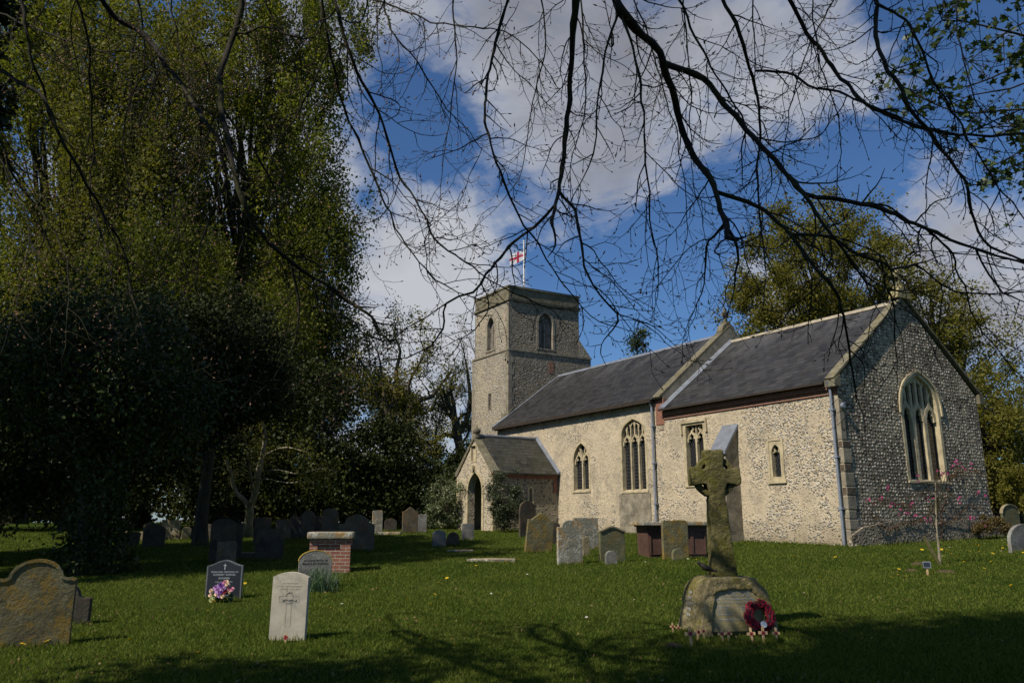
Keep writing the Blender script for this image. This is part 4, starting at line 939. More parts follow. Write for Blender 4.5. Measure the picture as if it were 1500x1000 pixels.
OLD = 'dark headstones under the trees'
HS = [ # px0 px1 top base kind mat label az
 (168, 179, 780, 818, 'square', 'brown', 'narrow brown headstone standing right beside the ivy trunk', 150, None),
 (183, 201, 778, 799, 'worn', 'dark', 'black tilted headstone between the ivy trunk and the round black one', 150, None),
 (176, 187, 777, 797, 'worn', 'tan', 'tan sliver of headstone behind the tilted black one', 170, 27.5),
 (200, 214, 778, 792, 'semi', 'tan', 'very small tan headstone left of the black round-topped one', 170, 28.5),
 (209, 226, 764, 791, 'semi', 'brown', 'tall brown headstone peeping out behind the black round-topped one', 165, 30),
 (210, 238, 767, 802, 'round', 'dark', 'black round-topped headstone silhouetted before paler stones', 165, None),
 (237, 261, 761, 790, 'square', 'tan', 'broad square tan headstone dappled with branch shadows', 175, None),
 (265, 277, 771, 790, 'round', 'tan', 'pale leaning round headstone beyond the square tan one', 150, None),
 (277, 297, 769, 788, 'worn', 'dark', 'low dark headstone right of the pale leaning one', 160, None),
 (296, 311, 767, 788, 'round', 'brown', 'brown headstone half hidden left of the huge dark pair', 165, 28.5),
 (308, 341, 759, 812, 'round', 'dark', 'huge dark headstone behind the black granite one, left of a pair', 165, 20.0),
 (337, 353, 766, 808, 'square', 'dark', 'dark square headstone, right of the huge pair', 165, 20.6),
 (318, 344, 792, 821, 'worn', 'brown', 'low brown stone standing in front of the huge dark pair', 170, 18.6),
 (372, 395, 758, 790, 'square', 'dark', 'tall dark headstone beside the forked pale trunk', 170, 26),
 (375, 413, 774, 808, 'worn', 'dark', 'wide dark headstone with sloping shoulders behind the white military one', 168, 20.8),
 (404, 425, 760, 782, 'worn', 'brown', 'dull brown headstone in the back row beside a dark square one', 172, 29),
 (425, 441, 756, 779, 'square', 'dark', 'dark square headstone in the back row', 172, 29.5),
 (441, 460, 747, 779, 'semi', 'brown', 'round-topped back row headstone, left of the tallest arched one', 172, 30),
 (459, 473, 755, 779, 'square', 'dark', 'low square back row headstone between two arched ones', 172, 31),
 (471, 494, 744, 780, 'round', 'brown', 'tallest arched headstone of the back row', 172, 29.5),
 (496, 547, 753, 797, 'shoulder', 'brown', 'wide brown shouldered headstone just behind the brick tomb', 168, 23.5),
 (545, 560, 747, 772, 'worn', 'pale', 'pale upright headstone at the edge of the dark yews', 160, 34),
 (563, 581, 759, 770, 'round', 'dark', 'very low dark headstone behind the stone kerb', 165, 36),
 (589, 612, 742, 770, 'point', 'brown', 'tall brown dappled headstone left of the flowering bush', 158, 34),
 (611, 625, 753, 768, 'square', 'grey', 'squat grey headstone right of the tall dappled one', 165, 35),
 (633, 653, 776, 801, 'round', 'grey', 'grey lichened headstone in shade, left of a near twin', 165, None),
 (653, 672, 779, 799, 'semi', 'dark', 'darker leaning headstone right of its grey near twin', 160, None),
 (676, 694, 766, 789, 'worn', 'grey', 'grey headstone in front of the porch doorway', 165, 29),
 (760, 785, 733, 778, 'semi', 'dark', 'dark arched headstone against the porch side wall', 150, 30.5),
 (768, 808, 750, 808, 'point', 'rust', 'pointed brown lichened headstone leaning in front of the porch corner', 160, 23.2),
 (806, 821, 765, 797, 'round', 'dark', 'dark green narrow headstone between two lichened ones', 160, 27),
 (816, 854, 761, 826, 'shoulder', 'pale', 'white and orange lichened headstone, foremost of the central row', 160, None),
 (840, 877, 758, 804, 'square', 'pale', 'broad square lichened headstone behind the foremost central one', 160, 24),
 (853, 863, 785, 804, 'worn', 'tan', 'small pale edged footstone beside the broad square headstone', 160, 22),
 (878, 916, 772, 823, 'wave', 'green', 'dark green headstone with a pale moulded arched top', 160, None),
 (886, 904, 806, 824, 'semi', 'grey', 'small round footstone in front of the green arched headstone', 165, 19.6),
 (971, 1009, 761, 818, 'worn', 'rust', 'lichened headstone standing against the chest tomb', 160, 20.9),
 (984, 1001, 803, 819, 'semi', 'green', 'tiny round footstone before the stone at the chest tomb', 165, 20.5),
 (1472, 1492, 739, 773, 'round', 'green', 'headstone with bright rim beyond the east end of the church', 152, 34),
 (1485, 1520, 767, 807, 'round', 'grey', 'grey headstone cut by the right edge of the view', 152, None),
]
for a in HS:
    edge = 'bright rim' in a[6] or 'pale moulded' in a[6]
    ln = (0, 0)
    if 'tilted' in a[6] or 'leaning' in a[6]: ln = (.03, .10)
    rt, w_, h_, t_ = headstone(a[0], a[1], a[2], a[3], a[4], a[5], a[6], az=a[7], Y=a[8], thick=.10, lean=ln, group=OLD if a[0] < 700 else 'old headstones in the churchyard', cat='footstone' if 'footstone' in a[6] else 'headstone', name='footstone' if 'footstone' in a[6] else 'headstone')
    if edge:
        rm = MB(); rm.ribbon(top_shape(a[4], w_ + .02, h_ + .015)[1:-1], .035, fn, -t_ / 2 - .025, t_ / 2 + .005); rm.build('moulded_edge', LM['tan'], rt)

# longer grass left by the mower round the stones and along the foot of the church
tx, ty = [], []
for (x, y, w_, a_) in HC[1:]:
    k = int(260 * w_); u_ = rg.uniform(-.5, .5, k) * (w_ + .12); v_ = np.where(rg.random(k) < .6, -1, 1) * (.07 + np.abs(rg.normal(0, .035, k)))
    tx.append(x + u_ * cos(a_) - v_ * sin(a_)); ty.append(y + u_ * sin(a_) + v_ * cos(a_))
for (s0, s1, n0, n1, k) in ((0, 15, -.08, -.08, 3200), (0, 0, 0, 8, 1500), (15.05, 15.05, -3.4, 0, 700)):
    t = rg.random(k); s_ = s0 + (s1 - s0) * t; n_ = n0 + (n1 - n0) * t; j = np.abs(rg.normal(0, .06, k)) + .03
    s_ = s_ - (j if s0 == s1 else 0); n_ = n_ - (j if s0 != s1 else 0); tx.append(OX + s_ * U[0] + n_ * Vv[0]); ty.append(OY + s_ * U[1] + n_ * Vv[1])
k = 1500; a_ = rg.random(k) * 2 * pi; tx.append(2.65 + .60 * np.cos(a_) * (1 + .1 * rg.random(k))); ty.append(10.2 + .47 * np.sin(a_) * (1 + .1 * rg.random(k)))
tx = np.concatenate(tx); ty = np.concatenate(ty); n = len(tx); base = np.stack([tx, ty, gz(tx, ty) - .01], -1); hh_ = rg.uniform(.04, .13, n) * (.75 + ty * .012); ww_ = .003 + ty * .0003
a_ = rg.random(n) * 2 * pi; sv = np.stack([np.cos(a_), np.sin(a_), 0 * a_], -1) * ww_[:, None]; tip = base + np.stack([rg.normal(0, .4, n) * hh_, rg.normal(0, .4, n) * hh_, hh_], -1)
tag(np_mesh('long_grass', np.stack([base - sv, base + sv, tip], 1).reshape(-1, 3), np.arange(n * 3).reshape(-1, 3), M['blade']), kind='stuff')

# brick tomb with stone lid
p = gp(482, 838); bt_ = empty('brick_tomb', p, radians(8), label='red brick box tomb topped with a thick weathered stone slab', cat='tomb')
b = MB(); b.box(-.40, .40, -.02, .5, -.2, .66); b.box(-.44, -.27, -.06, .05, -.2, .66); b.box(.22, .44, -.07, .06, -.2, .66); b.box(-.44, .44, -.065, .55, .58, .70); b.box(-.44, .44, -.06, .54, -.2, .06)
b.build('brick_base', M['tombbrick'], bt_)
b = MB(); b.box(-.50, .50, -.14, .60, .71, .86); b.build('stone_lid', LM['pale'], bt_, bevel=.035)
# chest tomb
p = at(985, 812, 22.0); p[2] = gz(p[0], p[1]); ch = empty('chest_tomb', p, radians(12), label='rusty brown panelled chest tomb with an overhanging stone slab', cat='tomb')
M['rustmetal'] = m_plain('rust_brown_panel', (.095, .052, .038), .7, 4, .3, .006, 30)
b = MB(); b.prism([(-.80, -.2), (-.86, .78), (.86, .78), (.80, -.2)], fn, -.40, .40); b.build('tomb_chest', M['rustmetal'], ch)
for (x0, x1) in ((-.78, -.42), (-.38, -.02), (.02, .38), (.42, .78)):
    b = MB(); b.ribbon([(x0, .06), (x0, .66), (x1, .66), (x1, .06)], .035, fn, -.425, -.401, closed=True); b.build('side_panel', M['rustmetal'], ch)
b = MB(); b.box(-1.02, 1.02, -.55, .55, .80, .90); b.build('slab_lid', LM['pale'], ch, bevel=.02)
b = MB(); b.box(-.90, .90, -.46, .46, .765, .799); b.build('lid_moulding', LM['brown'], ch)
# ledgers
for (px, py, w_, d_, lab) in ((717, 822, 1.15, .75, 'flat grey ledger stone lying in the sunlit grass'), (672, 808, .7, .5, 'small flat ledger stone sunk in the shaded grass')):
    p = gp(px, py); b = MB(); b.prism([(-w_ / 2, 0), (-w_ / 2 + .1, .55 * d_), (-.1, d_), (w_ / 2, d_ * .8), (w_ / 2 + .05, .2), (.1, -.05)], lambda a, d, z: (a, z, d), -.1, .055)
    o = b.build('ledger_stone', LM['pale'], None, bevel=.012); o.location = p; o.rotation_euler = (0, 0, -.1); tag(o, lab, 'grave slab', 'flat ledger stones')
p = gp(571, 771.5); p = at(571, 769, 33.); p[2] = gz(p[0], p[1]); b = MB(); b.box(-.48, .48, -.3, .3, -.1, .10); o = b.build('grave_kerb', LM['pale'], None, bevel=.015); o.location = p; tag(o, 'low stone grave kerb at the edge of the dark yews', 'grave kerb')
p = at(363, 803, 21.5); p[2] = gz(p[0], p[1]); b = MB(); b.box(-.45, .45, -.5, .3, -.1, .12); o = b.build('grave_kerb', LM['brown'], None, bevel=.015); o.location = p; tag(o, 'low brown stone kerb right of the huge dark headstones', 'grave kerb')

# ------------------------------------------------------------ flowers on the black headstone, daffodil leaves, vase
def pmat(n, c, r=.7): return m_plain(n, c, r, 8, .2, 0)
FC = [pmat('lilac_petal', (.38, .20, .42)), pmat('purple_petal', (.16, .05, .26)), pmat('pink_petal', (.55, .22, .30)), pmat('cream_petal', (.70, .50, .34)), pmat('red_petal', (.42, .02, .06)), pmat('lime_petal', (.35, .38, .15)), pmat('yellow_petal2', (.65, .45, .05))]
M['leafdk'] = m_leaf('bouquet_leaf', (.02, .045, .01), (.04, .08, .02))
def blossom(name, mat, R, parent, loc, petals=9, rng=random.Random(1)):
    mb = MB()
    for lay, (k, rr_, zz) in enumerate(((petals, R, .15), (petals - 2, R * .7, .45), (5, R * .4, .7))):
        for i in range(k):
            a = 2 * pi * (i + lay * .5) / k + rng.uniform(-.2, .2); b = 2 * pi / k * .55
            mb.poly([(0, 0, 0), (rr_ * .75 * cos(a - b), rr_ * .75 * sin(a - b), R * zz * .6), (rr_ * cos(a), rr_ * sin(a), R * zz), (rr_ * .75 * cos(a + b), rr_ * .75 * sin(a + b), R * zz * .6)])
    o = mb.build(name, mat, parent); o.location = loc; return o
p = gp(326, 881); bq_ = empty('flower_bouquet', (p[0], p[1], p[2]), label='bouquet of lilac, pink and cream flowers leaning on the black headstone', cat='bouquet')
rf = random.Random(8)
for (dx, dz, cidx, R) in [(-.16, .12, 3, .04), (-.17, .05, 3, .04), (-.10, .16, 0, .06), (-.05, .12, 0, .065), (-.01, .20, 1, .06), (.03, .25, 2, .04), (.06, .25, 3, .045), (.08, .22, 3, .04), (.02, .16, 0, .055), (-.07, .07, 3, .045), (.03, .04, 3, .045), (.05, .10, 4, .05), (.10, .15, 2, .05), (.12, .10, 3, .045), (.16, .14, 2, .045), (-.12, .03, 5, .06), (-.13, -.02, 5, .04), (-.11, -.04, 6, .04), (.0, .10, 1, .04), (-.02, .04, 0, .04)]:
    o = blossom('blossom', FC[cidx], R, bq_, (dx, rf.uniform(-.06, .0) - .1 + dz * .3, dz + .06)); o.rotation_euler = (radians(60) + rf.uniform(-.3, .3), rf.uniform(-.4, .4), 0)
rgl = np.random.default_rng(5)
leaves('bouquet_leaves', np.stack([rgl.normal(0, .09, 90), rgl.normal(-.03, .04, 90), rgl.uniform(0, .22, 90)], -1), .07, M['leafdk'], bq_, rgl)
M['daff'] = m_leaf('daffodil_leaf', (.045, .085, .035), (.075, .13, .06), (.10, .16, .08), .15)
p = at(466, 868, 14.6); p[2] = gz(p[0], p[1]); V_ = []; F_ = []
rgd = np.random.default_rng(9); paths = []
for k in range(210):
    x, y = rgd.normal(0, .17), rgd.normal(0, .10); a = rgd.uniform(0, 2 * pi); L = rgd.uniform(.25, .50); out_ = rgd.uniform(.02, .30)
    q = [np.array([x, y, 0])]
    for t in (.33, .66, 1): q.append(np.array([x + out_ * t * t * cos(a), y + out_ * t * t * sin(a), L * (t - .25 * t * t * out_ * 3)]))
    sd_ = np.array([-sin(a + 1), cos(a + 1), 0]) * .008; i0 = len(V_)
    for t, c in enumerate(q): V_ += [c - sd_ * (1 - .22 * t), c + sd_ * (1 - .22 * t)]
    for t in range(3): F_.append((i0 + 2 * t, i0 + 2 * t + 1, i0 + 2 * t + 3, i0 + 2 * t + 2))
o = np_mesh('daffodil_clump', V_, F_, M['daff']); o.location = p; tag(o, 'clump of long green daffodil leaves before the grey headstone', 'daffodil clump')
p = gp(491, 861); b = MB(); b.lathe([(0, 0), (.045, 0), (.06, .10), (.065, .14), (.05, .14), (.045, .04), (0, .04)], seg=12); o = b.build('grave_vase', M['timber'], None, smooth=True); o.location = p; tag(o, 'small dark metal grave vase right of the daffodil leaves', 'vase')

# ------------------------------------------------------------ war memorial
MX, MY = gp(1068, 925)[:2] + np.array([0, .15]); MZ = float(gz(MX, MY)); MAZ = radians(180 - 170)
mem = empty('war_memorial', (MX, MY, MZ - .02), MAZ, label='mossy wheel-head stone cross on a rough boulder plinth with inscriptions', cat='war memorial')
M['mossrock'] = m_lichen('mossy_granite', (.17, .15, .062), (.25, .23, .10), (.125, .12, .022), .35, .8, (.05, .045, .018), .7, .05, 3)
M['memplinth'] = m_lichen('rough_plinth_rock', (.31, .255, .13), (.42, .37, .24), (.20, .175, .04), .5, .75, (.09, .08, .035), .6, .05, 7)
M['panel'] = m_lichen('dressed_panel', (.27, .235, .13), (.33, .30, .21), (.24, .20, .06), .3, .5, (.12, .10, .05), .4, .006, 11)
def rock(name, rings, mat, parent, nz, seg=28, seed=0, power=3.2):
    """superellipse rings (z, cx, cy, rx, ry) lofted and roughened"""
    from mathutils import noise as mn
    R = resample([list(r) for r in rings], .07); V_ = []; 
    for (z, cx, cy, rx, ry) in R:
        for k in range(seg):
            a = 2 * pi * k / seg; ca, sa = cos(a), sin(a); rr_ = (abs(ca) ** power + abs(sa) ** power) ** (-1 / power)
            v = Vector((cx + rx * rr_ * ca, cy + ry * rr_ * sa, z)); d = mn.noise_vector(v * 4 + Vector((seed, 0, 0))) + .6 * mn.noise_vector(v * 11 + Vector((0, seed, 0)))
            V_.append(v + d * nz)
    n = len(R); F_ = [(j * seg + k, j * seg + (k + 1) % seg, (j + 1) * seg + (k + 1) % seg, (j + 1) * seg + k) for j in range(n - 1) for k in range(seg)]
    me = bpy.data.meshes.new(name); me.from_pydata(V_, [], F_ + [tuple(range((n - 1) * seg, n * seg))]); me.materials.append(mat)
    me.polygons.foreach_set('use_smooth', [True] * len(me.polygons)); o = bpy.data.objects.new(name, me); COL.objects.link(o); o.parent = parent; return o
def remesh(o, vox, amt, sc_=6, seed=0, smooth=3):
    from mathutils import noise as mn
    md = o.modifiers.new('r', 'REMESH'); md.mode = 'VOXEL'; md.voxel_size = vox; md.use_smooth_shade = True
    sm = o.modifiers.new('s', 'SMOOTH'); sm.iterations = smooth
    bpy.context.view_layer.update()
    me = bpy.data.meshes.new_from_object(o.evaluated_get(bpy.context.evaluated_depsgraph_get())); mt = o.data.materials[0]
    o.modifiers.clear(); o.data = me
    if not me.materials: me.materials.append(mt)
    for v in me.vertices:
        d = mn.noise_vector(v.co * sc_ + Vector((seed, 0, 0))) + .8 * mn.noise_vector(v.co * sc_ * 3 + Vector((0, seed, 0))) + .35 * mn.noise_vector(v.co * sc_ * 8); v.co += d * amt
    me.polygons.foreach_set('use_smooth', [True] * len(me.polygons))
b = MB(); secs = [(-.2, .54, .37), (.0, .53, .36), (.56, .43, .29), (.67, .35, .22), (.70, .28, .18)]
for (z0, x0, y0), (z1, x1, y1) in zip(secs, secs[1:]):
    A = [(-x0, -y0, z0), (x0, -y0, z0), (x0, y0, z0), (-x0, y0, z0)]; Bq = [(-x1, -y1, z1), (x1, -y1, z1), (x1, y1, z1), (-x1, y1, z1)]
    for i in range(4): j = (i + 1) % 4; b.poly([A[i], A[j], Bq[j], Bq[i]])
b.poly([(-.54, -.37, -.2), (.54, -.37, -.2), (.54, .37, -.2), (-.54, .37, -.2)]); x1, y1, z1 = secs[-1][1], secs[-1][2], secs[-1][0]; b.poly([(-x1, -y1, z1), (x1, -y1, z1), (x1, y1, z1), (-x1, y1, z1)])
b.ribbon([(-.45, -.1), (-.44, .10), (-.385, .42), (-.32, .60), (.0, .63), (.24, .615), (.35, .51), (.44, .10), (.45, -.1)], .15, lambda a, d, z: (a, d + .11 * z, z), -.445, -.28)
pl0 = b.build('plinth', M['memplinth'], mem); remesh(pl0, .017, .014, 5, 2, 2)
b = MB(); b.prism([(-.37, .05), (-.37, .40), (-.30, .55), (.23, .56), (.32, .47), (.40, .05)], lambda a, d, z: (a, d + .10 * (z - .17), z), -.392, -.28); b.build('inscribed_panel', M['panel'], mem, bevel=.006)
ml = m_plain('worn_lead_letters', (.36, .38, .40), .8, 12, .3, 0)
def slant(o, k):  # lay the lettering back along the sloping face
    for v in o.data.vertices: v.co.y += .10 * (v.co.z - .17) + k
for args in ((['TO THE GLORY OF GOD', 'AND IN MEMORY OF THE', 'MEN OF THIS PARISH WHO FELL', 'IN THE GREAT WAR 1914-1918'], .034, -.02, .505, 'CENTER'),
             (['HENRY STARK', 'JAMES LAKE', 'PERCY SMITH', 'JOHN PORTER'], .027, -.28, .34, 'LEFT'), (['GEORGE FARROW', 'WALTER AMBLER', 'WILLIAM LAKE'], .027, .05, .34, 'LEFT'),
             (['THEIR NAME LIVETH FOR EVERMORE'], .024, -.28, .185, 'LEFT')):
    o = text_mesh('inscription', args[0], ml, mem, args[1], args[2], -.3935, args[3], 1.15, args[4]); slant(o, 0)
o = text_mesh('side_inscription', ['1939', '1945', 'R. FOX', 'A. HILL', 'T. BELL'], ml, mem, .05, -.56, .0, .48, 1.35, 'CENTER', rot=(pi / 2, 0, -pi / 2))
for v in o.data.vertices: v.co.x += .18 * v.co.z - .0
# shaft and wheel head as one roughened mesh
sh = MB()
ang = [(-.165, 0), (-.105, 1.02), (-.118, 1.12), (-.135, 1.195), (-.30, 1.165), (-.335, 1.18), (-.33, 1.39), (-.30, 1.405), (-.125, 1.365), (-.12, 1.42), (-.135, 1.60), (-.12, 1.63), (.12, 1.63), (.135, 1.60), (.12, 1.42), (.125, 1.365), (.30, 1.405), (.33, 1.39), (.335, 1.18), (.30, 1.165), (.135, 1.195), (.118, 1.12), (.105, 1.02), (.165, 0)]
sh.prism(ang, lambda a, d, z: (a - .035 * z, d * (1.15 - .12 * z), z * 1.035 + .67), -.13, .13)
R = [(.25 * cos(t) - .045, 1.325 + .25 * sin(t)) for t in np.linspace(0, 2 * pi, 24, endpoint=False)]
cs = sh.build('cross_shaft', M['mossrock'], mem)
remesh(cs, .016, .011, 7)
rg2 = MB(); rg2.ribbon([(x, z + .67) for x, z in R], .07, lambda a, d, z: (a, d, z), -.085, .085, closed=True); wr = rg2.build('wheel_ring', M['mossrock'], mem); remesh(wr, .012, .006, 9, 3)
for q in (cs, wr): q.rotation_euler = (0, 0, radians(-11))

# wreath
wl = Vector((.29, -.50, .0)); wm = mem.matrix_basis @ wl if False else Vector((MX, MY, MZ)) + Matrix.Rotation(MAZ, 3, 'Z') @ Vector((.245, -.47, .22))
wrt = empty('poppy_wreath', wm, MAZ, label='round red poppy wreath leaning against the memorial plinth', cat='wreath'); wrt.rotation_euler = (radians(-16), 0, MAZ)
b = MB(); b.tube([(.145 * cos(t), 0, .145 * sin(t)) for t in np.linspace(0, 2 * pi, 25)], .04, 8); b.build('wreath_ring', pmat('wreath_backing', (.05, .01, .012)), wrt, smooth=True)
RP = m_leaf('red_poppy', (.15, .003, .012), (.24, .006, .022), (.34, .015, .04), .05, .7); BK = pmat('poppy_centre', (.01, .01, .012), .5)
mb = MB()
for k in range(4):
    a = pi / 2 * k; R = .036
    mb.poly([(0, 0, 0)] + [(R * (1 + .08 * (i % 2)) * cos(a + t) * 1.0, R * sin(a + t), R * (.28 + .1 * (i % 2))) for i, t in enumerate((-.75, -.35, 0, .35, .75))])
mb.m = 1; mb.lathe([(.014, .006), (.013, .016), (0, .018)], seg=8)
pop = mb.build('poppy', [RP, BK], wrt)
rp = random.Random(2); first = True
for k in range(62):
    t = rp.uniform(0, 2 * pi); ph = rp.uniform(-.75, 1.0) * 1.25   # around the tube, facing out to the front
    rx = .145 + .044 * sin(ph); o = pop if first else pop.copy()
    if not first: COL.objects.link(o)
    first = False; o.parent = wrt
    o.location = (rx * cos(t), -.044 * cos(ph) - .004, rx * sin(t))
    nrm = Vector((sin(ph) * cos(t), -cos(ph), sin(ph) * sin(t))); o.rotation_euler = nrm.to_track_quat('Z', 'Y').to_euler()
b = MB(); b.lathe([(0, 0), (.042, .0), (.042, .004), (0, .006)], seg=20); o = b.build('paper_card', M['white'], wrt); o.location = (.0, -.075, -.115); o.rotation_euler = (radians(78), 0, 0)
# small wooden crosses
def small_cross(px, py, hpx, lab, tilt=0, az=0):
    p = gp(px, py); s = .88 * hpx / 118 / .19 * (p[1] / 9.9)
    r_ = empty('remembrance_cross', p, az, label=lab, cat='small cross', group='small wooden remembrance crosses at the memorial'); r_.rotation_euler = (radians(-8), tilt, az); r_.scale = (s, s, s)
    b = MB(); b.prism([(-.014, -.04), (-.014, .10), (-.055, .10), (-.055, .135), (-.014, .135), (-.014, .19), (.014, .19), (.014, .135), (.055, .135), (.055, .10), (.014, .10), (.014, -.04)], fn, -.005, .005)
    b.build('wooden_cross', M['softwood'], r_)
    b = MB()
    for k in range(4):
        a = pi / 2 * k + .4; b.poly([(0, -.007, .117)] + [(.024 * cos(a + t), -.010, .117 + .024 * sin(a + t)) for t in (-.6, -.2, .2, .6)])
    b.m = 1; b.lathe([(.008, 0), (.006, .004), (0, .005)], (0, 0, 0), 6); b.v[-0:] = b.v
    n0 = len(b.v) - 6 * 2 * 4
    for q in range(n0, len(b.v)): x, y, z = b.v[q]; b.v[q] = (x, -.011 - z, .117 + y)
    b.build('poppy', [RP, BK], r_)
M['softwood'] = m_plain('pale_softwood', (.46, .32, .17), .8, 30, .2, 0)
for a in [(1013, 945, 29, 'small wooden poppy cross, foremost at the left corner of the plinth', -.03, .1), (1022, 938, 22, 'small poppy cross just right of the foremost left one', .2, .3), (1032, 935, 19, 'small poppy cross third from the plinth corner', -.05, .2),
          (986, 926, 15, 'tiny poppy cross in the grass farthest left of the plinth', .0, .2), (994, 928, 15, 'tiny poppy cross beside the farthest left one', .05, .2),
          (1059, 941, 22, 'left of two touching poppy crosses before the panel', -.04, .0), (1067, 939, 20, 'right of two touching poppy crosses before the panel', .12, .0),
          (1103, 942, 24, 'poppy cross in front of the white wreath card', -.08, .1), (1119, 942, 26, 'tall poppy cross in front of the right arm of the wreath', .04, .1), (1138, 940, 22, 'wide poppy cross beyond the right edge of the wreath', .02, .1)]: small_cross(*a)
# poppy cross on the war grave
p = gp(418, 941); r_ = empty('remembrance_cross', p, 0, label='tiny poppy cross at the foot of the white military headstone', cat='small cross', group=None)
b = MB(); b.prism([(-.011, -.03), (-.011, .05), (-.03, .05), (-.03, .075), (-.011, .075), (-.011, .11), (.011, .11), (.011, .075), (.03, .075), (.03, .05), (.011, .05), (.011, -.03)], fn, -.004, .004); b.build('wooden_cross', M['softwood'], r_)
b = MB()
for k in range(4):
    a = pi / 2 * k + .4; b.poly([(0, -.007, .062)] + [(.026 * cos(a + t), -.010, .062 + .026 * sin(a + t)) for t in (-.6, -.2, .2, .6)])
b.build('poppy', RP, r_)

# blackbird on the plinth
bp = Vector((MX, MY, MZ)) + Matrix.Rotation(MAZ, 3, 'Z') @ Vector((-.30, -.16, .715))
bird = empty('blackbird', bp + Vector((0, 0, .012)), radians(172), label='blackbird perched on the left shoulder of the memorial plinth', cat='bird')
bird.scale = (1.2, 1.2, 1.2)
BB = m_plain('black_feathers', (.018, .015, .013), .6, 30, .4, .002)
R = resample([(-.115, .020, .004, .012), (-.075, .028, .006, .014), (-.045, .040, .020, .022), (-.01, .052, .034, .034), (.030, .066, .033, .036), (.055, .086, .022, .025), (.072, .104, .020, .021), (.090, .108, .013, .013), (.099, .107, .004, .004)], .008)
V_ = []; sg = 12
for (x, z, ry, rz) in R:
    for k in range(sg): a = 2 * pi * k / sg; V_.append((x, ry * cos(a), z + rz * sin(a)))
F_ = [(j * sg + k, j * sg + (k + 1) % sg, (j + 1) * sg + (k + 1) % sg, (j + 1) * sg + k) for j in range(len(R) - 1) for k in range(sg)]
np_mesh('body', V_, F_, BB, bird, smooth=True)
b = MB(); b.tube([(.096, 0, .107), (.125, 0, .104)], [.005, .001], 5); b.build('beak', pmat('beak_horn', (.35, .20, .03)), bird)
for sy in (-1, 1):
    b = MB(); b.tube([(.0, .012 * sy, .035), (.004, .013 * sy, .015), (-.004, .014 * sy, -.012)], .0028, 5)
    for t in (-.5, 0, .5): b.tube([(-.004, .014 * sy, -.011), (.02, .014 * sy + .012 * t, -.014)], .0018, 4)
    b.build('leg', BB, bird)

# ------------------------------------------------------------ trees
BK_D = m_bark('dark_bark', (.020, .017, .012), (.055, .046, .034), (.045, .045, .015))
BK_L = m_bark('pale_bark', (.20, .17, .12), (.33, .29, .21), (.12, .12, .05))
BK_M = m_bark('oak_bark', (.07, .06, .045), (.14, .12, .09), (.09, .09, .03))
LF = {
 'lime': m_leaf('fresh_leaf', (.060, .072, .010), (.125, .138, .018), (.22, .22, .035), .42, .6, .15),
 'olive': m_leaf('olive_leaf', (.055, .060, .010), (.11, .11, .02), (.18, .17, .035), .4, .6, .15),
 'deep': m_leaf('dark_leaf', (.011, .017, .002), (.021, .030, .004), (.045, .058, .008), .12, .55, .2),
 'yew': m_leaf('yew_needle', (.011, .016, .003), (.020, .028, .005), (.042, .050, .009), .08, .65, .15),
 'ivy': m_leaf('ivy_leaf', (.013, .022, .003), (.028, .044, .007), (.062, .082, .014), .12, .5, .25),
 'gold': m_leaf('bronze_green_leaf', (.080, .080, .012), (.14, .132, .022), (.20, .18, .035), .4, .6, .15),
}
def bez3(a, b, c, n):
    t = np.linspace(0, 1, n)[:, None]; return (1 - t) ** 2 * a + 2 * t * (1 - t) * b + t * t * c
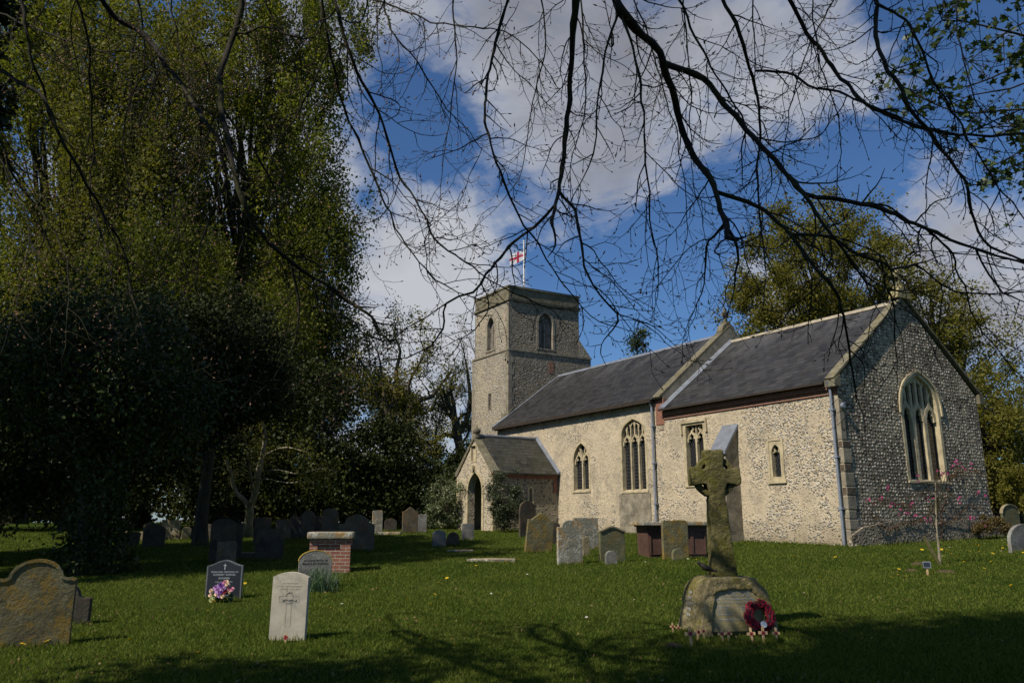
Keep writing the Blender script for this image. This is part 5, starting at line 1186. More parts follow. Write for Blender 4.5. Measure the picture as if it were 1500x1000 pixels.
def tree(name, x, y, H, crown, leafmat, nleaf, lsize, label, rt=.3, bark=None, seed=0, nb=60, group=None, cat='tree', clump=.9, lean=(0, 0), droop=.3, shell=.5, flat=.75, horiz=.55, z0=None, cover=None, ncl=None, twig=True, fork=None, br=.045, ratio=.6):
    """crown = list of ellipsoids (dx,dy,z,rx,ry,rz) about the foot of the tree"""
    rng = np.random.default_rng(seed); bz = float(gz(x, y)) if z0 is None else z0; O = np.array([x, y, bz])
    root = empty(name, O, label=label, cat=cat, group=group)
    vol = np.array([c[3] * c[4] * c[5] for c in crown]); ncl = ncl or max(12, nb * 3)
    ci = rng.choice(len(crown), ncl, p=vol / vol.sum())
    d = rng.normal(size=(ncl, 3)); d /= np.linalg.norm(d, axis=1)[:, None]; rad = rng.random(ncl) ** (1 / 3) * (1 - shell) + shell * (.62 + .38 * rng.random(ncl))
    rad *= 1 + .12 * rng.normal(size=ncl)
    E_ = np.array(crown)[ci]; CC = E_[:, :3] + d * rad[:, None] * E_[:, 3:6]
    CC = CC[CC[:, 2] > .25 if cat == 'bush' else CC[:, 2] > .8]; ncl = len(CC)
    top = max(c[2] + c[5] * .6 for c in crown)
    # trunk and limbs
    nT = 10; T = np.stack([np.linspace(0, lean[0], nT) + .012 * H * np.sin(np.linspace(0, 5, nT) + seed), np.linspace(0, lean[1], nT) + .012 * H * np.cos(np.linspace(0, 4, nT) + seed), np.linspace(-.3, top, nT)], -1)
    T[:, :2] -= T[0, :2]
    TR = rt * (1 - np.linspace(0, 1, nT) * .85); TR[0] *= 1.35
    paths = [(resample(T, .5), np.interp(np.linspace(0, 1, len(resample(T, .5))), np.linspace(0, 1, nT), TR))]
    sel = rng.permutation(ncl)[:nb]; lowest = min(c[2] - c[5] for c in crown); ends = []
    for q in sel:
        c = CC[q]; zt = min(max(c[2] * rng.uniform(.35, .75), lowest * .7 + .3, H * .12), top * .92)
        f = (zt + .3) / (top + .3); a = np.array([np.interp(zt, T[:, 2], T[:, 0]), np.interp(zt, T[:, 2], T[:, 1]), zt])
        mid = (a + c) / 2 + np.array([0, 0, .18 * np.linalg.norm(c - a)]) * rng.uniform(-.2, 1.2) + rng.normal(0, .06 * np.linalg.norm(c - a), 3)
        pth = bez3(a, mid, c, 9); pth[1:-1] += rng.normal(0, .012 * H * .3, (7, 3)); r0 = max(.012, rt * (1 - f * .8) * rng.uniform(.22, .42)); paths.append((pth, np.linspace(r0, .010, 9))); ends.append((pth, r0))
    if twig:
        for pth, r0 in ends:
            for _ in range(5):
                i = rng.integers(3, 9); a = pth[i]; q = CC[rng.integers(ncl)]
                dd = rng.normal(size=3); dd[2] += .3 - droop; dd /= np.linalg.norm(dd); L = rng.uniform(.4, 1.1) * clump * 1.2
                e = a + dd * L; m_ = (a + e) / 2 + rng.normal(0, .12 * L, 3); paths.append((bez3(a, m_, e, 5), np.linspace(max(.010, r0 * .25), .006, 5)))
    tube_obj('trunk', [(p_, r_) for p_, r_ in paths], bark or BK_D, root, 6)
    if nleaf:
        w_ = rng.random(ncl) ** 1.5 + .15; k = rng.choice(ncl, nleaf, p=w_ / w_.sum()); size_c = clump * rng.uniform(.5, 1.2, ncl)
        L_ = CC[k] + np.clip(rng.normal(size=(nleaf, 3)), -2, 2) * (size_c[k][:, None] * np.array([horiz, horiz, .55 * flat]))
        # hanging ends
        L_[:, 2] -= np.abs(rng.normal(size=nleaf)) * droop * clump * .7
        if cover: L_ = L_[rng.random(len(L_)) < .999]
        L_ = L_[L_[:, 2] > .08]
        leaves('crown', L_, lsize, leafmat, root, rng, droop=droop, ratio=ratio)
    return root

GB = 'tall trees beyond the left of the churchyard'
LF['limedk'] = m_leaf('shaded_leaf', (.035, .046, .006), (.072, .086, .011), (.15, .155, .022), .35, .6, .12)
HG = dict(clump=1.25, droop=.9, flat=1.7, horiz=.46)
tree('lime_tree', -18.5, 52, 44, [(0, 0, 27, 7.5, 7, 13), (2.2, 0, 14, 5.0, 5, 8), (-4, 0, 13, 5, 5, 8), (1.5, -1, 36, 7.5, 6, 8), (4.5, 0, 22, 4.5, 5, 6)], LF['lime'], 150000, .20, 'very tall lime tree with hanging fresh green foliage beside the gap of sky', .75, BK_D, 3, 110, GB, ncl=420, **HG)
tree('lime_tree', -33, 53, 44, [(0, 0, 27, 8, 7, 13), (0, 0, 12, 6, 6, 8), (1, 0, 36, 8, 6, 8)], LF['lime'], 120000, .21, 'very tall olive green tree at the far left edge', .8, BK_D, 4, 100, GB, ncl=340, **HG)
tree('beech_tree', -25.5, 47, 36, [(0, 0, 17, 6, 6, 10), (1, 0, 27, 6, 5, 8)], LF['olive'], 80000, .19, 'tall yellow-green tree between the two very tall ones on the left', .6, BK_D, 5, 100, GB, ncl=260, **HG)
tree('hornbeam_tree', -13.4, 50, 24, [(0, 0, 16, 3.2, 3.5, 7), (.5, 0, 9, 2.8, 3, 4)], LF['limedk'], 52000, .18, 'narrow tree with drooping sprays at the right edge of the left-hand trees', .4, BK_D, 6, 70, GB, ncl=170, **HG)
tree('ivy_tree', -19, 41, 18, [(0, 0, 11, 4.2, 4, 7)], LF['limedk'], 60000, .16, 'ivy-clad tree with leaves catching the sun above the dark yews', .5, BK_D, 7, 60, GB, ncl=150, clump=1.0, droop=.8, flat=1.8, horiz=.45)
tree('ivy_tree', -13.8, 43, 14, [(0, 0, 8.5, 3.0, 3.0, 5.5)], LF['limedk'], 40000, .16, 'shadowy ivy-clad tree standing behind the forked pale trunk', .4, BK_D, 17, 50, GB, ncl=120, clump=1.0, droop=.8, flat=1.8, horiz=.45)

GY = 'dark evergreens around the old graves'
tree('ivy_covered_tree', -9.1, 17.6, 7, [(0, 0, 4.6, 2.2, 2.2, 1.6), (-1.8, .5, 4.0, 1.6, 1.6, 1.3), (.8, .3, 3.6, 1.3, 1.2, .9)], LF['ivy'], 42000, .085, 'thick ivy-smothered trunk at the left with a broad dark crown', .36, BK_D, 8, 60, GY, clump=.6, droop=.7, ncl=170, flat=1.3, shell=.3)
IV = [o for o in COL.objects if o.name == 'ivy_covered_tree'][0]; rng = np.random.default_rng(8); n = 9000; a = rng.random(n) * 2 * pi; zz = rng.random(n) * 3.4; rr_ = (.36 + .12 * np.abs(rng.normal(size=n))) * (1 + .35 * (zz < .5)) * (1 + .3 * np.sin(a * 2 + zz * 2)); leaves('ivy', np.stack([rr_ * np.cos(a) + .05, rr_ * np.sin(a), zz + .03], -1), .085, LF['ivy'], IV, rng, droop=.6)
tree('yew_tree', -14.2, 20.5, 7.0, [(0, 0, 3.6, 3.2, 3.2, 2.6), (1.6, 0, 3.0, 2.4, 2, 1.6)], LF['ivy'], 52000, .10, 'black yew with low boughs at the left edge behind the ivy trunk', .38, BK_D, 9, 60, GY, clump=.7, droop=.4, ncl=300)
tree('holly_tree', -10.0, 26.0, 9, [(0, 0, 6.2, 2.7, 2.4, 2.3), (1.0, -.4, 5.4, 2.0, 1.6, 1.4)], LF['yew'], 46000, .11, 'dark holly with a high crown standing behind the huge dark headstones', .24, BK_D, 10, 50, GY, clump=.7, droop=.4, ncl=220)
tree('yew_tree', -15.5, 30, 10.5, [(0, 0, 5.5, 4.0, 3, 4.6)], LF['yew'], 46000, .13, 'broad yew behind the sunlit square tan headstone', .4, BK_D, 11, 50, GY, clump=.9, droop=.4, ncl=230)
for q, (x, y, H, rx, lab) in enumerate([(-20.5, 37, 9.5, 4.2, 'yew deep in shade left of the forked pale trunk'), (-14.2, 38, 9, 3.6, 'yew directly behind the forked pale trunk'), (-9.4, 38.5, 8.6, 3.4, 'yew behind the back row of dark headstones'), (-6.3, 39.5, 6.0, 2.2, 'low yew behind the pale upright headstone'), (-27, 36, 12, 5, 'huge yew at the far left of the graves')]):
    tree('yew_tree', x, y, H, [(0, 0, H * .48, rx, rx * .8, H * .5), (rx * .3, -.5, H * .25, rx * .9, rx * .6, H * .25)], LF['yew'] if q % 2 else LF['deep'], int(26000 * rx / 3.4), .15, lab, .3, BK_D, 20 + q, 40, GY, clump=.9, droop=.4, ncl=180)
# forked tree with a sunlit pale trunk
ft_ = at(364, 785, 31.5); x, y = ft_[0], ft_[1]; z = float(gz(x, y)); rt_ = empty('forked_tree', (x, y, z), label='small tree with a sunlit pale forked trunk among the dark yews', cat='tree', group=None)
def loc(px, py, dy=0): return at(px, py, 31.5 + dy) - np.array([x, y, z])
pths = []
for pts, r0, r1 in (([(364, 792), (364, 768), (366, 750), (365, 738)], .20, .15), ([(366, 742), (355, 730), (346, 722), (341, 708), (338, 690), (330, 672)], .12, .05), ([(365, 742), (372, 728), (376, 710), (378, 690), (384, 668), (388, 640), (382, 600)], .14, .05),
                    ([(378, 700), (385, 680), (383, 655)], .06, .03), ([(372, 730), (368, 700), (362, 660), (355, 620)], .06, .02), ([(384, 670), (400, 660), (420, 655), (450, 662)], .04, .02), ([(388, 690), (410, 688), (435, 694), (470, 686), (495, 690)], .035, .012), ([(386, 700), (420, 707), (450, 705), (480, 712)], .03, .012), ([(338, 690), (322, 684), (300, 690)], .03, .012)):
    c = np.array([loc(*p_, dy=-.3 * i_) for i_, p_ in enumerate(pts)]); c = resample(c, .3); pths.append((c, np.linspace(r0, r1, len(c))))
tube_obj('trunk', pths, BK_L, rt_, 8)
rng = np.random.default_rng(31); C_ = np.concatenate([c[len(c) // 2:] for c, _ in pths[1:]]); C_ = C_[rng.integers(len(C_), size=2600)] + rng.normal(0, .28, (2600, 3)); leaves('crown', C_, .09, LF['olive'], rt_, rng)

# middle distance: oak, bare oak, shrubs, conifer tip
GD = 'trees behind the church'
def grown(name, x, y, H, label, seed, bark, leafmat=None, nl=0, ls=.15, spread=1.0, cat='tree', group=GD, r0=None, depth=5, gnarl=.22, fork_z=.28, lt=2):
    rng = np.random.default_rng(seed); z = float(gz(x, y)); root = empty(name, (x, y, z), label=label, cat=cat, group=group)
    paths = []; tips = []
    def rec(p, d, L, r, lev):
        n = 6; pts = [p]; dd = d.copy()
        for i in range(n):
            dd = dd + rng.normal(0, gnarl * .5, 3); dd[2] += .05; dd /= np.linalg.norm(dd); pts.append(pts[-1] + dd * L / n)
        pts = np.array(pts); rr_ = np.linspace(r, r * .62, n + 1); paths.append((pts, rr_))
        if lev >= depth - lt: tips.append(pts[2:])
        if lev >= depth: return
        k = 2 if rng.random() < .45 else 3
        if lev >= 2: k += 1
        for q in range(k):
            i = n if q < 2 else rng.integers(2, n)
            a = rng.uniform(.35, .95) * spread; az_ = rng.uniform(0, 2 * pi); t = dd if q < 2 else (pts[i] - pts[i - 1]); t = t / np.linalg.norm(t)
            s_ = np.cross(t, [.3, .5, .8]); s_ /= np.linalg.norm(s_); b_ = np.cross(t, s_)
            nd = t * cos(a) + (s_ * cos(az_) + b_ * sin(az_)) * sin(a); nd[2] = nd[2] * .85 + .08
            rec(pts[i], nd / np.linalg.norm(nd), L * rng.uniform(.62, .86), rr_[min(i, n)] * rng.uniform(.55, .8), lev + 1)
    rec(np.array([0, 0, -.3]), np.array([rng.normal(0, .05), 0, 1.]), H * fork_z, r0 or H * .028, 0)
    Tn = max(p_[:, 2].max() for p_, _ in paths); k = H / Tn
    paths = [(p_ * k, np.maximum(r_, .014)) for p_, r_ in paths]
    tube_obj('trunk', paths, bark, root, 5)
    if leafmat is not None:
        TP = np.concatenate(tips) * k; C = TP[rng.integers(len(TP), size=nl)] + rng.normal(0, H * .022, (nl, 3)); leaves('crown', C, ls, leafmat, root, rng, droop=.2)
    return root
def traced_tree(name, Y, limbs, label, seed, bark, leafmat, nl, ls, group=GD, ntw=5):
    rng = np.random.default_rng(seed); f = at(*limbs[0][2][0], Y); f[2] = gz(f[0], f[1]); root = empty(name, f, label=label, cat='tree', group=group); paths = []; tips = []
    def rec(p, d, L, r, lev):
        n = 5; q = [p]; dd = d
        for i in range(n): dd = dd + rng.normal(0, .24, 3); dd[2] += .06; dd = dd / np.linalg.norm(dd); q.append(q[-1] + dd * L / n)
        q = np.array(q); paths.append((q, np.linspace(r, max(.010, r * .5), n + 1)))
        if lev >= 1: tips.append(q[1:])
        if lev < 2:
            for _ in range(rng.integers(2, 5)):
                i = rng.integers(1, n + 1); nd = dd + rng.normal(0, .65, 3); rec(q[i], nd / np.linalg.norm(nd), L * rng.uniform(.45, .75), max(.009, r * .5), lev + 1)
    for k, (r0, r1, px) in enumerate(limbs):
        c = np.array([at(a, b, Y + (0 if i == 0 else (.6 * sin(k * 2.1) * i))) for i, (a, b) in enumerate(px)]) - f
        if k == 0: c[0, 2] = -.3
        c = resample(c, .5); paths.append((c, np.linspace(r0, r1, len(c))))
        i0 = int(len(c) * (.55 if k == 0 else .2))
        for _ in range(ntw if k else 3):
            i = rng.integers(i0, len(c)); nd = rng.normal(size=3); nd[2] += .5; rec(c[i], nd / np.linalg.norm(nd), rng.uniform(1.2, 2.4), max(.022, r1 * .45), 0)
        rec(c[-1], (c[-1] - c[-2]) / np.linalg.norm(c[-1] - c[-2]), 2.0, r1 * .8, 0)
    tube_obj('trunk', paths, bark, root, 5)
    T_ = np.concatenate(tips); C = T_[rng.integers(len(T_), size=nl)] + rng.normal(0, .25, (nl, 3)); leaves('crown', C, ls, leafmat, root, rng, droop=.2)
def c7(L): return [(440 + x / 2.132, 381 + y / 2.132) for x, y in L]
traced_tree('oak_tree', 50, [(.50, .30, c7([(292, 760), (290, 600), (285, 550), (277, 490)])), (.28, .12, c7([(283, 548), (330, 500), (345, 450), (375, 435), (405, 428), (432, 400)])), (.14, .06, c7([(345, 450), (338, 390), (360, 340), (385, 300)])), (.20, .08, c7([(277, 490), (245, 445), (228, 400), (215, 350), (190, 320)])),
    (.20, .08, c7([(277, 480), (298, 410), (300, 340), (312, 285), (300, 250)])), (.12, .05, c7([(240, 440), (200, 430), (170, 400)])), (.12, .05, c7([(330, 500), (360, 500), (390, 520), (400, 560)])), (.12, .05, c7([(298, 410), (260, 370), (250, 320), (240, 280)])), (.10, .05, c7([(285, 570), (330, 590), (360, 620)]))],
    'spring oak with thick limbs and thin yellow-green leaves left of the tower', 5, BK_M, LF['gold'], 11000, .15)
traced_tree('oak_tree', 55, [(.46, .30, c7([(502, 760), (500, 640), (497, 580), (490, 540), (484, 500)])), (.24, .08, c7([(490, 545), (518, 500), (530, 440), (526, 380), (518, 320)])), (.20, .10, c7([(492, 552), (455, 543), (425, 560), (400, 572)])), (.18, .06, c7([(486, 510), (455, 470), (425, 445), (405, 470)])), (.18, .06, c7([(484, 500), (478, 440), (468, 400), (480, 350)])),
    (.14, .05, c7([(526, 460), (545, 420), (560, 360), (550, 310)])), (.10, .04, c7([(455, 470), (440, 420), (450, 390)]))],
    'gnarled almost bare oak rising beside the church tower', 12, BK_M, LF['olive'], 2500, .12)
grown('oak_tree', -12.5, 60, 13, 'thin-leaved oak partly hidden by the dark hornbeam', 14, BK_M, LF['olive'], 14000, .18, 1.0, depth=6)
grown('ash_tree', -6.4, 72, 13.5, 'distant pale ash in the gap of sky', 15, BK_M, LF['olive'], 6000, .2, .9, depth=6)
tree('evergreen_shrub', -4.9, 46, 3.8, [(0, 0, 1.9, 2.1, 1.6, 1.8)], LF['ivy'], 22000, .12, 'dark evergreen shrub mass left of the porch', .1, BK_D, 41, 30, GD, cat='bush', clump=.5)
tree('evergreen_shrub', -3.0, 50, 4.9, [(0, 0, 2.5, 1.8, 1.6, 2.3)], LF['ivy'], 18000, .13, 'taller dark evergreen shrub right beside the porch gable', .1, BK_D, 42, 30, GD, cat='bush', clump=.6)
tree('hazel_bush', -7.6, 45, 4.0, [(0, 0, 2.1, 1.6, 1.5, 1.9)], LF['olive'], 13000, .11, 'brownish green bush behind the tall dappled headstone', .08, BK_M, 43, 30, GD, cat='bush', clump=.5)
M['varieg'] = m_leaf('variegated_leaf', (.03, .06, .015), (.10, .13, .05), (.38, .38, .24), .15)
tree('variegated_bush', -3.15, 38.5, 2.9, [(0, 0, 1.4, 1.15, .9, 1.4), (-.4, -.2, .7, .9, .7, .7)], M['varieg'], 13000, .07, 'pale variegated bush at the left corner of the porch', .05, BK_M, 44, 25, None, cat='bush', clump=.3)
tree('cotoneaster_bush', *(at(738, 770, 34.6)[:2]), 2.75, [(0, 0, 1.45, .80, .6, 1.3), (.35, 0, .75, .95, .6, .8)], m_leaf('grey_green_leaf', (.016, .026, .009), (.035, .050, .018), (.13, .15, .085), .12), 13000, .065, 'dark spreading shrub against the porch side wall', .05, BK_D, 45, 40, None, cat='bush', clump=.30, flat=.5)
tree('lime_tree', 20.2, 49, 22, [(0, 0, 15, 6.8, 5, 6.9), (-3.4, 0, 12, 4.0, 4, 4.6), (3.5, 0, 10, 4, 4, 4)], LF['gold'], 84000, .16, 'big round tree in young leaf directly behind the chancel roof', .5, BK_D, 51, 110, GD, clump=1.0, droop=.1, ncl=330, shell=.35)
tree('oak_tree', 28.0, 50, 17.5, [(-1.0, 0, 13, 3.6, 4, 3.6), (1.5, 0, 9.5, 4.8, 4, 4.0), (-3, 0, 9, 3.6, 3, 4)], LF['gold'], 36000, .16, 'looser tree in young leaf right of the east gable cross', .45, BK_D, 52, 110, GD, clump=.9, droop=.1, ncl=280, shell=.3)
tree('yew_tree', 25.2, 42, 9.2, [(0, 0, 4.8, 2.5, 2.4, 4.2)], LF['gold'], 26000, .13, 'bronze-green conifer right of the east gable', .3, BK_D, 53, 50, GD, clump=.7, ncl=160, droop=.5)
tree('yew_tree', 29, 46, 7.0, [(0, 0, 3.4, 3.2, 2.4, 3.2)], LF['deep'], 20000, .14, 'dark yew at the right edge behind the far headstone', .3, BK_D, 54, 40, GD, clump=.7, ncl=140)
tree('laurel_hedge', 25.6, 38.5, 3.2, [(0, 0, 1.6, 2.0, 1.2, 1.5)], LF['gold'], 14000, .11, 'low olive shrub right of the east wall', .08, BK_D, 55, 25, None, cat='bush', clump=.4)
tree('fir_tree', 10.6, 62, 15.6, [(0, 0, 12.5, 1.9, 1.8, 2.9), (0, 0, 9.5, 2.4, 2, 3)], LF['ivy'], 12000, .17, 'tip of a dark fir showing over the nave ridge', .25, BK_D, 56, 40, GD, clump=.6, droop=.3, ncl=70)
# low brown shrub at the north-east corner of the chancel and creeping stems along the east wall
c0 = P(-.5, 6.9, 0); tree('heather_bush', c0[0], c0[1], 1.0, [(0, 0, .38, .75, .4, .38), (-.5, -.2, .28, .4, .3, .25)], m_leaf('brown_heather', (.05, .035, .010), (.085, .06, .015), (.12, .09, .025), .05), 7000, .045, 'low brown-green heather bush at the far corner of the east wall', .03, BK_D, 57, 15, None, cat='bush', clump=.16)
ck = empty('wall_climber', P(-.15, 3.2, .8), label='sparse reddish climber scrambling under the east window', cat='climbing plant'); K0 = np.array(ck.location); rng = np.random.default_rng(77); pths = []
for n0, n1, z0_, z1_ in ((2.2, .8, 1.2, 1.55), (2.4, 4.2, 1.3, 1.8), (4.2, 6.9, 1.4, 1.9), (4.6, 5.9, 2.0, 3.3), (4.4, 4.6, 1.0, 3.1), (1.0, 3.2, 1.9, 2.15), (5.4, 7.2, 3.0, 3.2)):
    q = np.array([P(-.16 + .05 * rng.random(), n0 + (n1 - n0) * t, z0_ + (z1_ - z0_) * t + .12 * sin(t * 5 + n0)) for t in np.linspace(0, 1, 9)]) - K0; pths.append((q + rng.normal(0, .02, q.shape), np.linspace(.012, .006, 9)))
tube_obj('stem', pths, m_bark('red_stem', (.08, .03, .02), (.13, .06, .04)), ck, 4)
A_ = np.concatenate([p_ for p_, _ in pths]); A_ = A_[rng.integers(len(A_), size=900)] + rng.normal(0, .07, (900, 3)); leaves('leafage', A_, .06, m_leaf('russet_leaf', (.06, .03, .012), (.09, .05, .02), (.05, .06, .02)), ck, rng)

# blossom sapling with its stake and plaque
sp = gp(1377, 826); sap = empty('blossom_sapling', sp, label='slender sapling with scattered magenta blossoms staked on the lawn', cat='sapling')
def at0(px, py, dy=0): return at(px, py, sp[1] + dy) - sp
main = resample([at0(1377, 830), at0(1375, 800), at0(1372, 775), at0(1371, 740), at0(1370, 705)], .1)
tube_obj('trunk', [(main, np.linspace(.036, .008, len(main)))], BK_L, sap, 7)
rng = np.random.default_rng(5); pt = []; fl_ = []
for tgt in ((1275, 733), (1290, 727), (1310, 738), (1320, 750), (1330, 749), (1335, 738), (1345, 752), (1374, 688), (1383, 690), (1393, 684), (1400, 676), (1405, 683), (1418, 684), (1363, 725), (1365, 733), (1407, 737), (1437, 721), (1417, 759), (1425, 759), (1355, 760), (1440, 765), (1300, 715), (1345, 700), (1379, 696), (1387, 692)):
    a = main[rng.integers(int(len(main) * .35), len(main))]; e = at0(*tgt, dy=rng.uniform(-.5, .5)); m_ = (a + e) / 2 + np.array([0, 0, rng.uniform(0, .2)]); q = bez3(a, m_, e, 7); pt.append((q, np.linspace(.012, .005, 7)))
    for _ in range(rng.integers(2, 5)): fl_.append(e + rng.normal(0, .05, 3))
tube_obj('twigs', pt, BK_D, sap, 4)
mb = MB()
for k in range(5):
    a = 2 * pi * k / 5; mb.poly([(0, 0, 0), (.024 * cos(a - .5), .024 * sin(a - .5), .016), (.034 * cos(a), .034 * sin(a), .022), (.024 * cos(a + .5), .024 * sin(a + .5), .016)])
fm_ = m_leaf('magenta_petal', (.26, .02, .10), (.38, .04, .16), (.45, .08, .22), .2, .7)
bl = mb.build('blossom', fm_, sap); 
for q, c in enumerate(fl_):
    o = bl if q == 0 else bl.copy()
    if q: COL.objects.link(o)
    o.parent = sap; o.location = c; o.rotation_euler = (rng.uniform(.6, 2.2), rng.uniform(-1, 1), rng.uniform(-1, 1))
leaves('young_leaves', np.concatenate([q for q, _ in pt])[rng.integers(len(pt) * 7, size=160)] + rng.normal(0, .03, (160, 3)), .035, m_leaf('bronze_leaf', (.07, .03, .02), (.10, .05, .03)), sap, rng)
b = MB(); a_, e_ = at(1378, 828, sp[1] - .15), at(1353, 786, sp[1] - .35); b.tube([a_ - sp, e_ - sp], .038, 4); o = b.build('wooden_stake', m_plain('stake_wood', (.30, .25, .10), .85, 12, .3, .003), None); o.location = sp; tag(o, 'slanting yellowish wooden stake propping the blossom sapling', 'stake')
p = gp(1359, 842); pq = empty('plaque_stake', p, radians(-8), label='small grey plaque on a short wooden post by the sapling', cat='plaque')
b = MB(); b.box(-.02, .02, -.01, .01, -.05, .16); b.build('post', M['softwood'], pq)
b = MB(); b.prism([(-.075, .15), (-.075, .27), (.075, .27), (.075, .15)], lambda a, d, zz: (a, d + .15 * (zz - .15), zz), -.022, -.004); b.build('plaque', M['granite'], pq)
b = MB(); b.ribbon([(-.072, .153), (-.072, .267), (.072, .267), (.072, .153)], .014, lambda a, d, zz: (a, d + .15 * (zz - .15), zz), -.027, -.023, closed=True); b.build('plaque_rim', M['pipe'], pq)
for (px, py, sx, lab) in ((1348, 826, .28, 'bare soil molehill left of the sapling'), (1385, 838, .26, 'earthy tuft around the foot of the sapling'), (987, 947, .13, 'small scrape of bare soil left of the memorial'), (1335, 836, .18, 'small bare soil patch behind the plaque')):
    p = gp(px, py); mb = MB(); mb.lathe([(sx, -.03), (sx * .8, .005), (sx * .4, .02 + sx * .08), (0, .025 + sx * .1)], seg=14); o = mb.build('soil_mound', m_plain('bare_soil', (.075, .052, .028), 1, 15, .5, .02, 30), None, noise=.02, nscale=6, smooth=True); o.location = p; o.scale = (1, .7, 1); tag(o, lab, 'soil mound')

# far woodland beyond the churchyard on every side the view could turn to
rng = np.random.default_rng(99); n = 110000; a = rng.uniform(-1.25, 1.25, n); dd = 88 + 14 * rng.random(n); x_ = np.sin(a) * dd; y_ = np.cos(a) * dd
hh = 7.0 + 2.6 * np.sin(a * 11) + 1.7 * np.sin(a * 29 + 1) + 1.0 * np.sin(a * 71)
C = np.stack([x_, y_, 1.3 + hh * rng.random(n) ** .8], -1); tag(leaves('far_woodland', C, .62, LF['olive'], None, rng), kind='stuff')

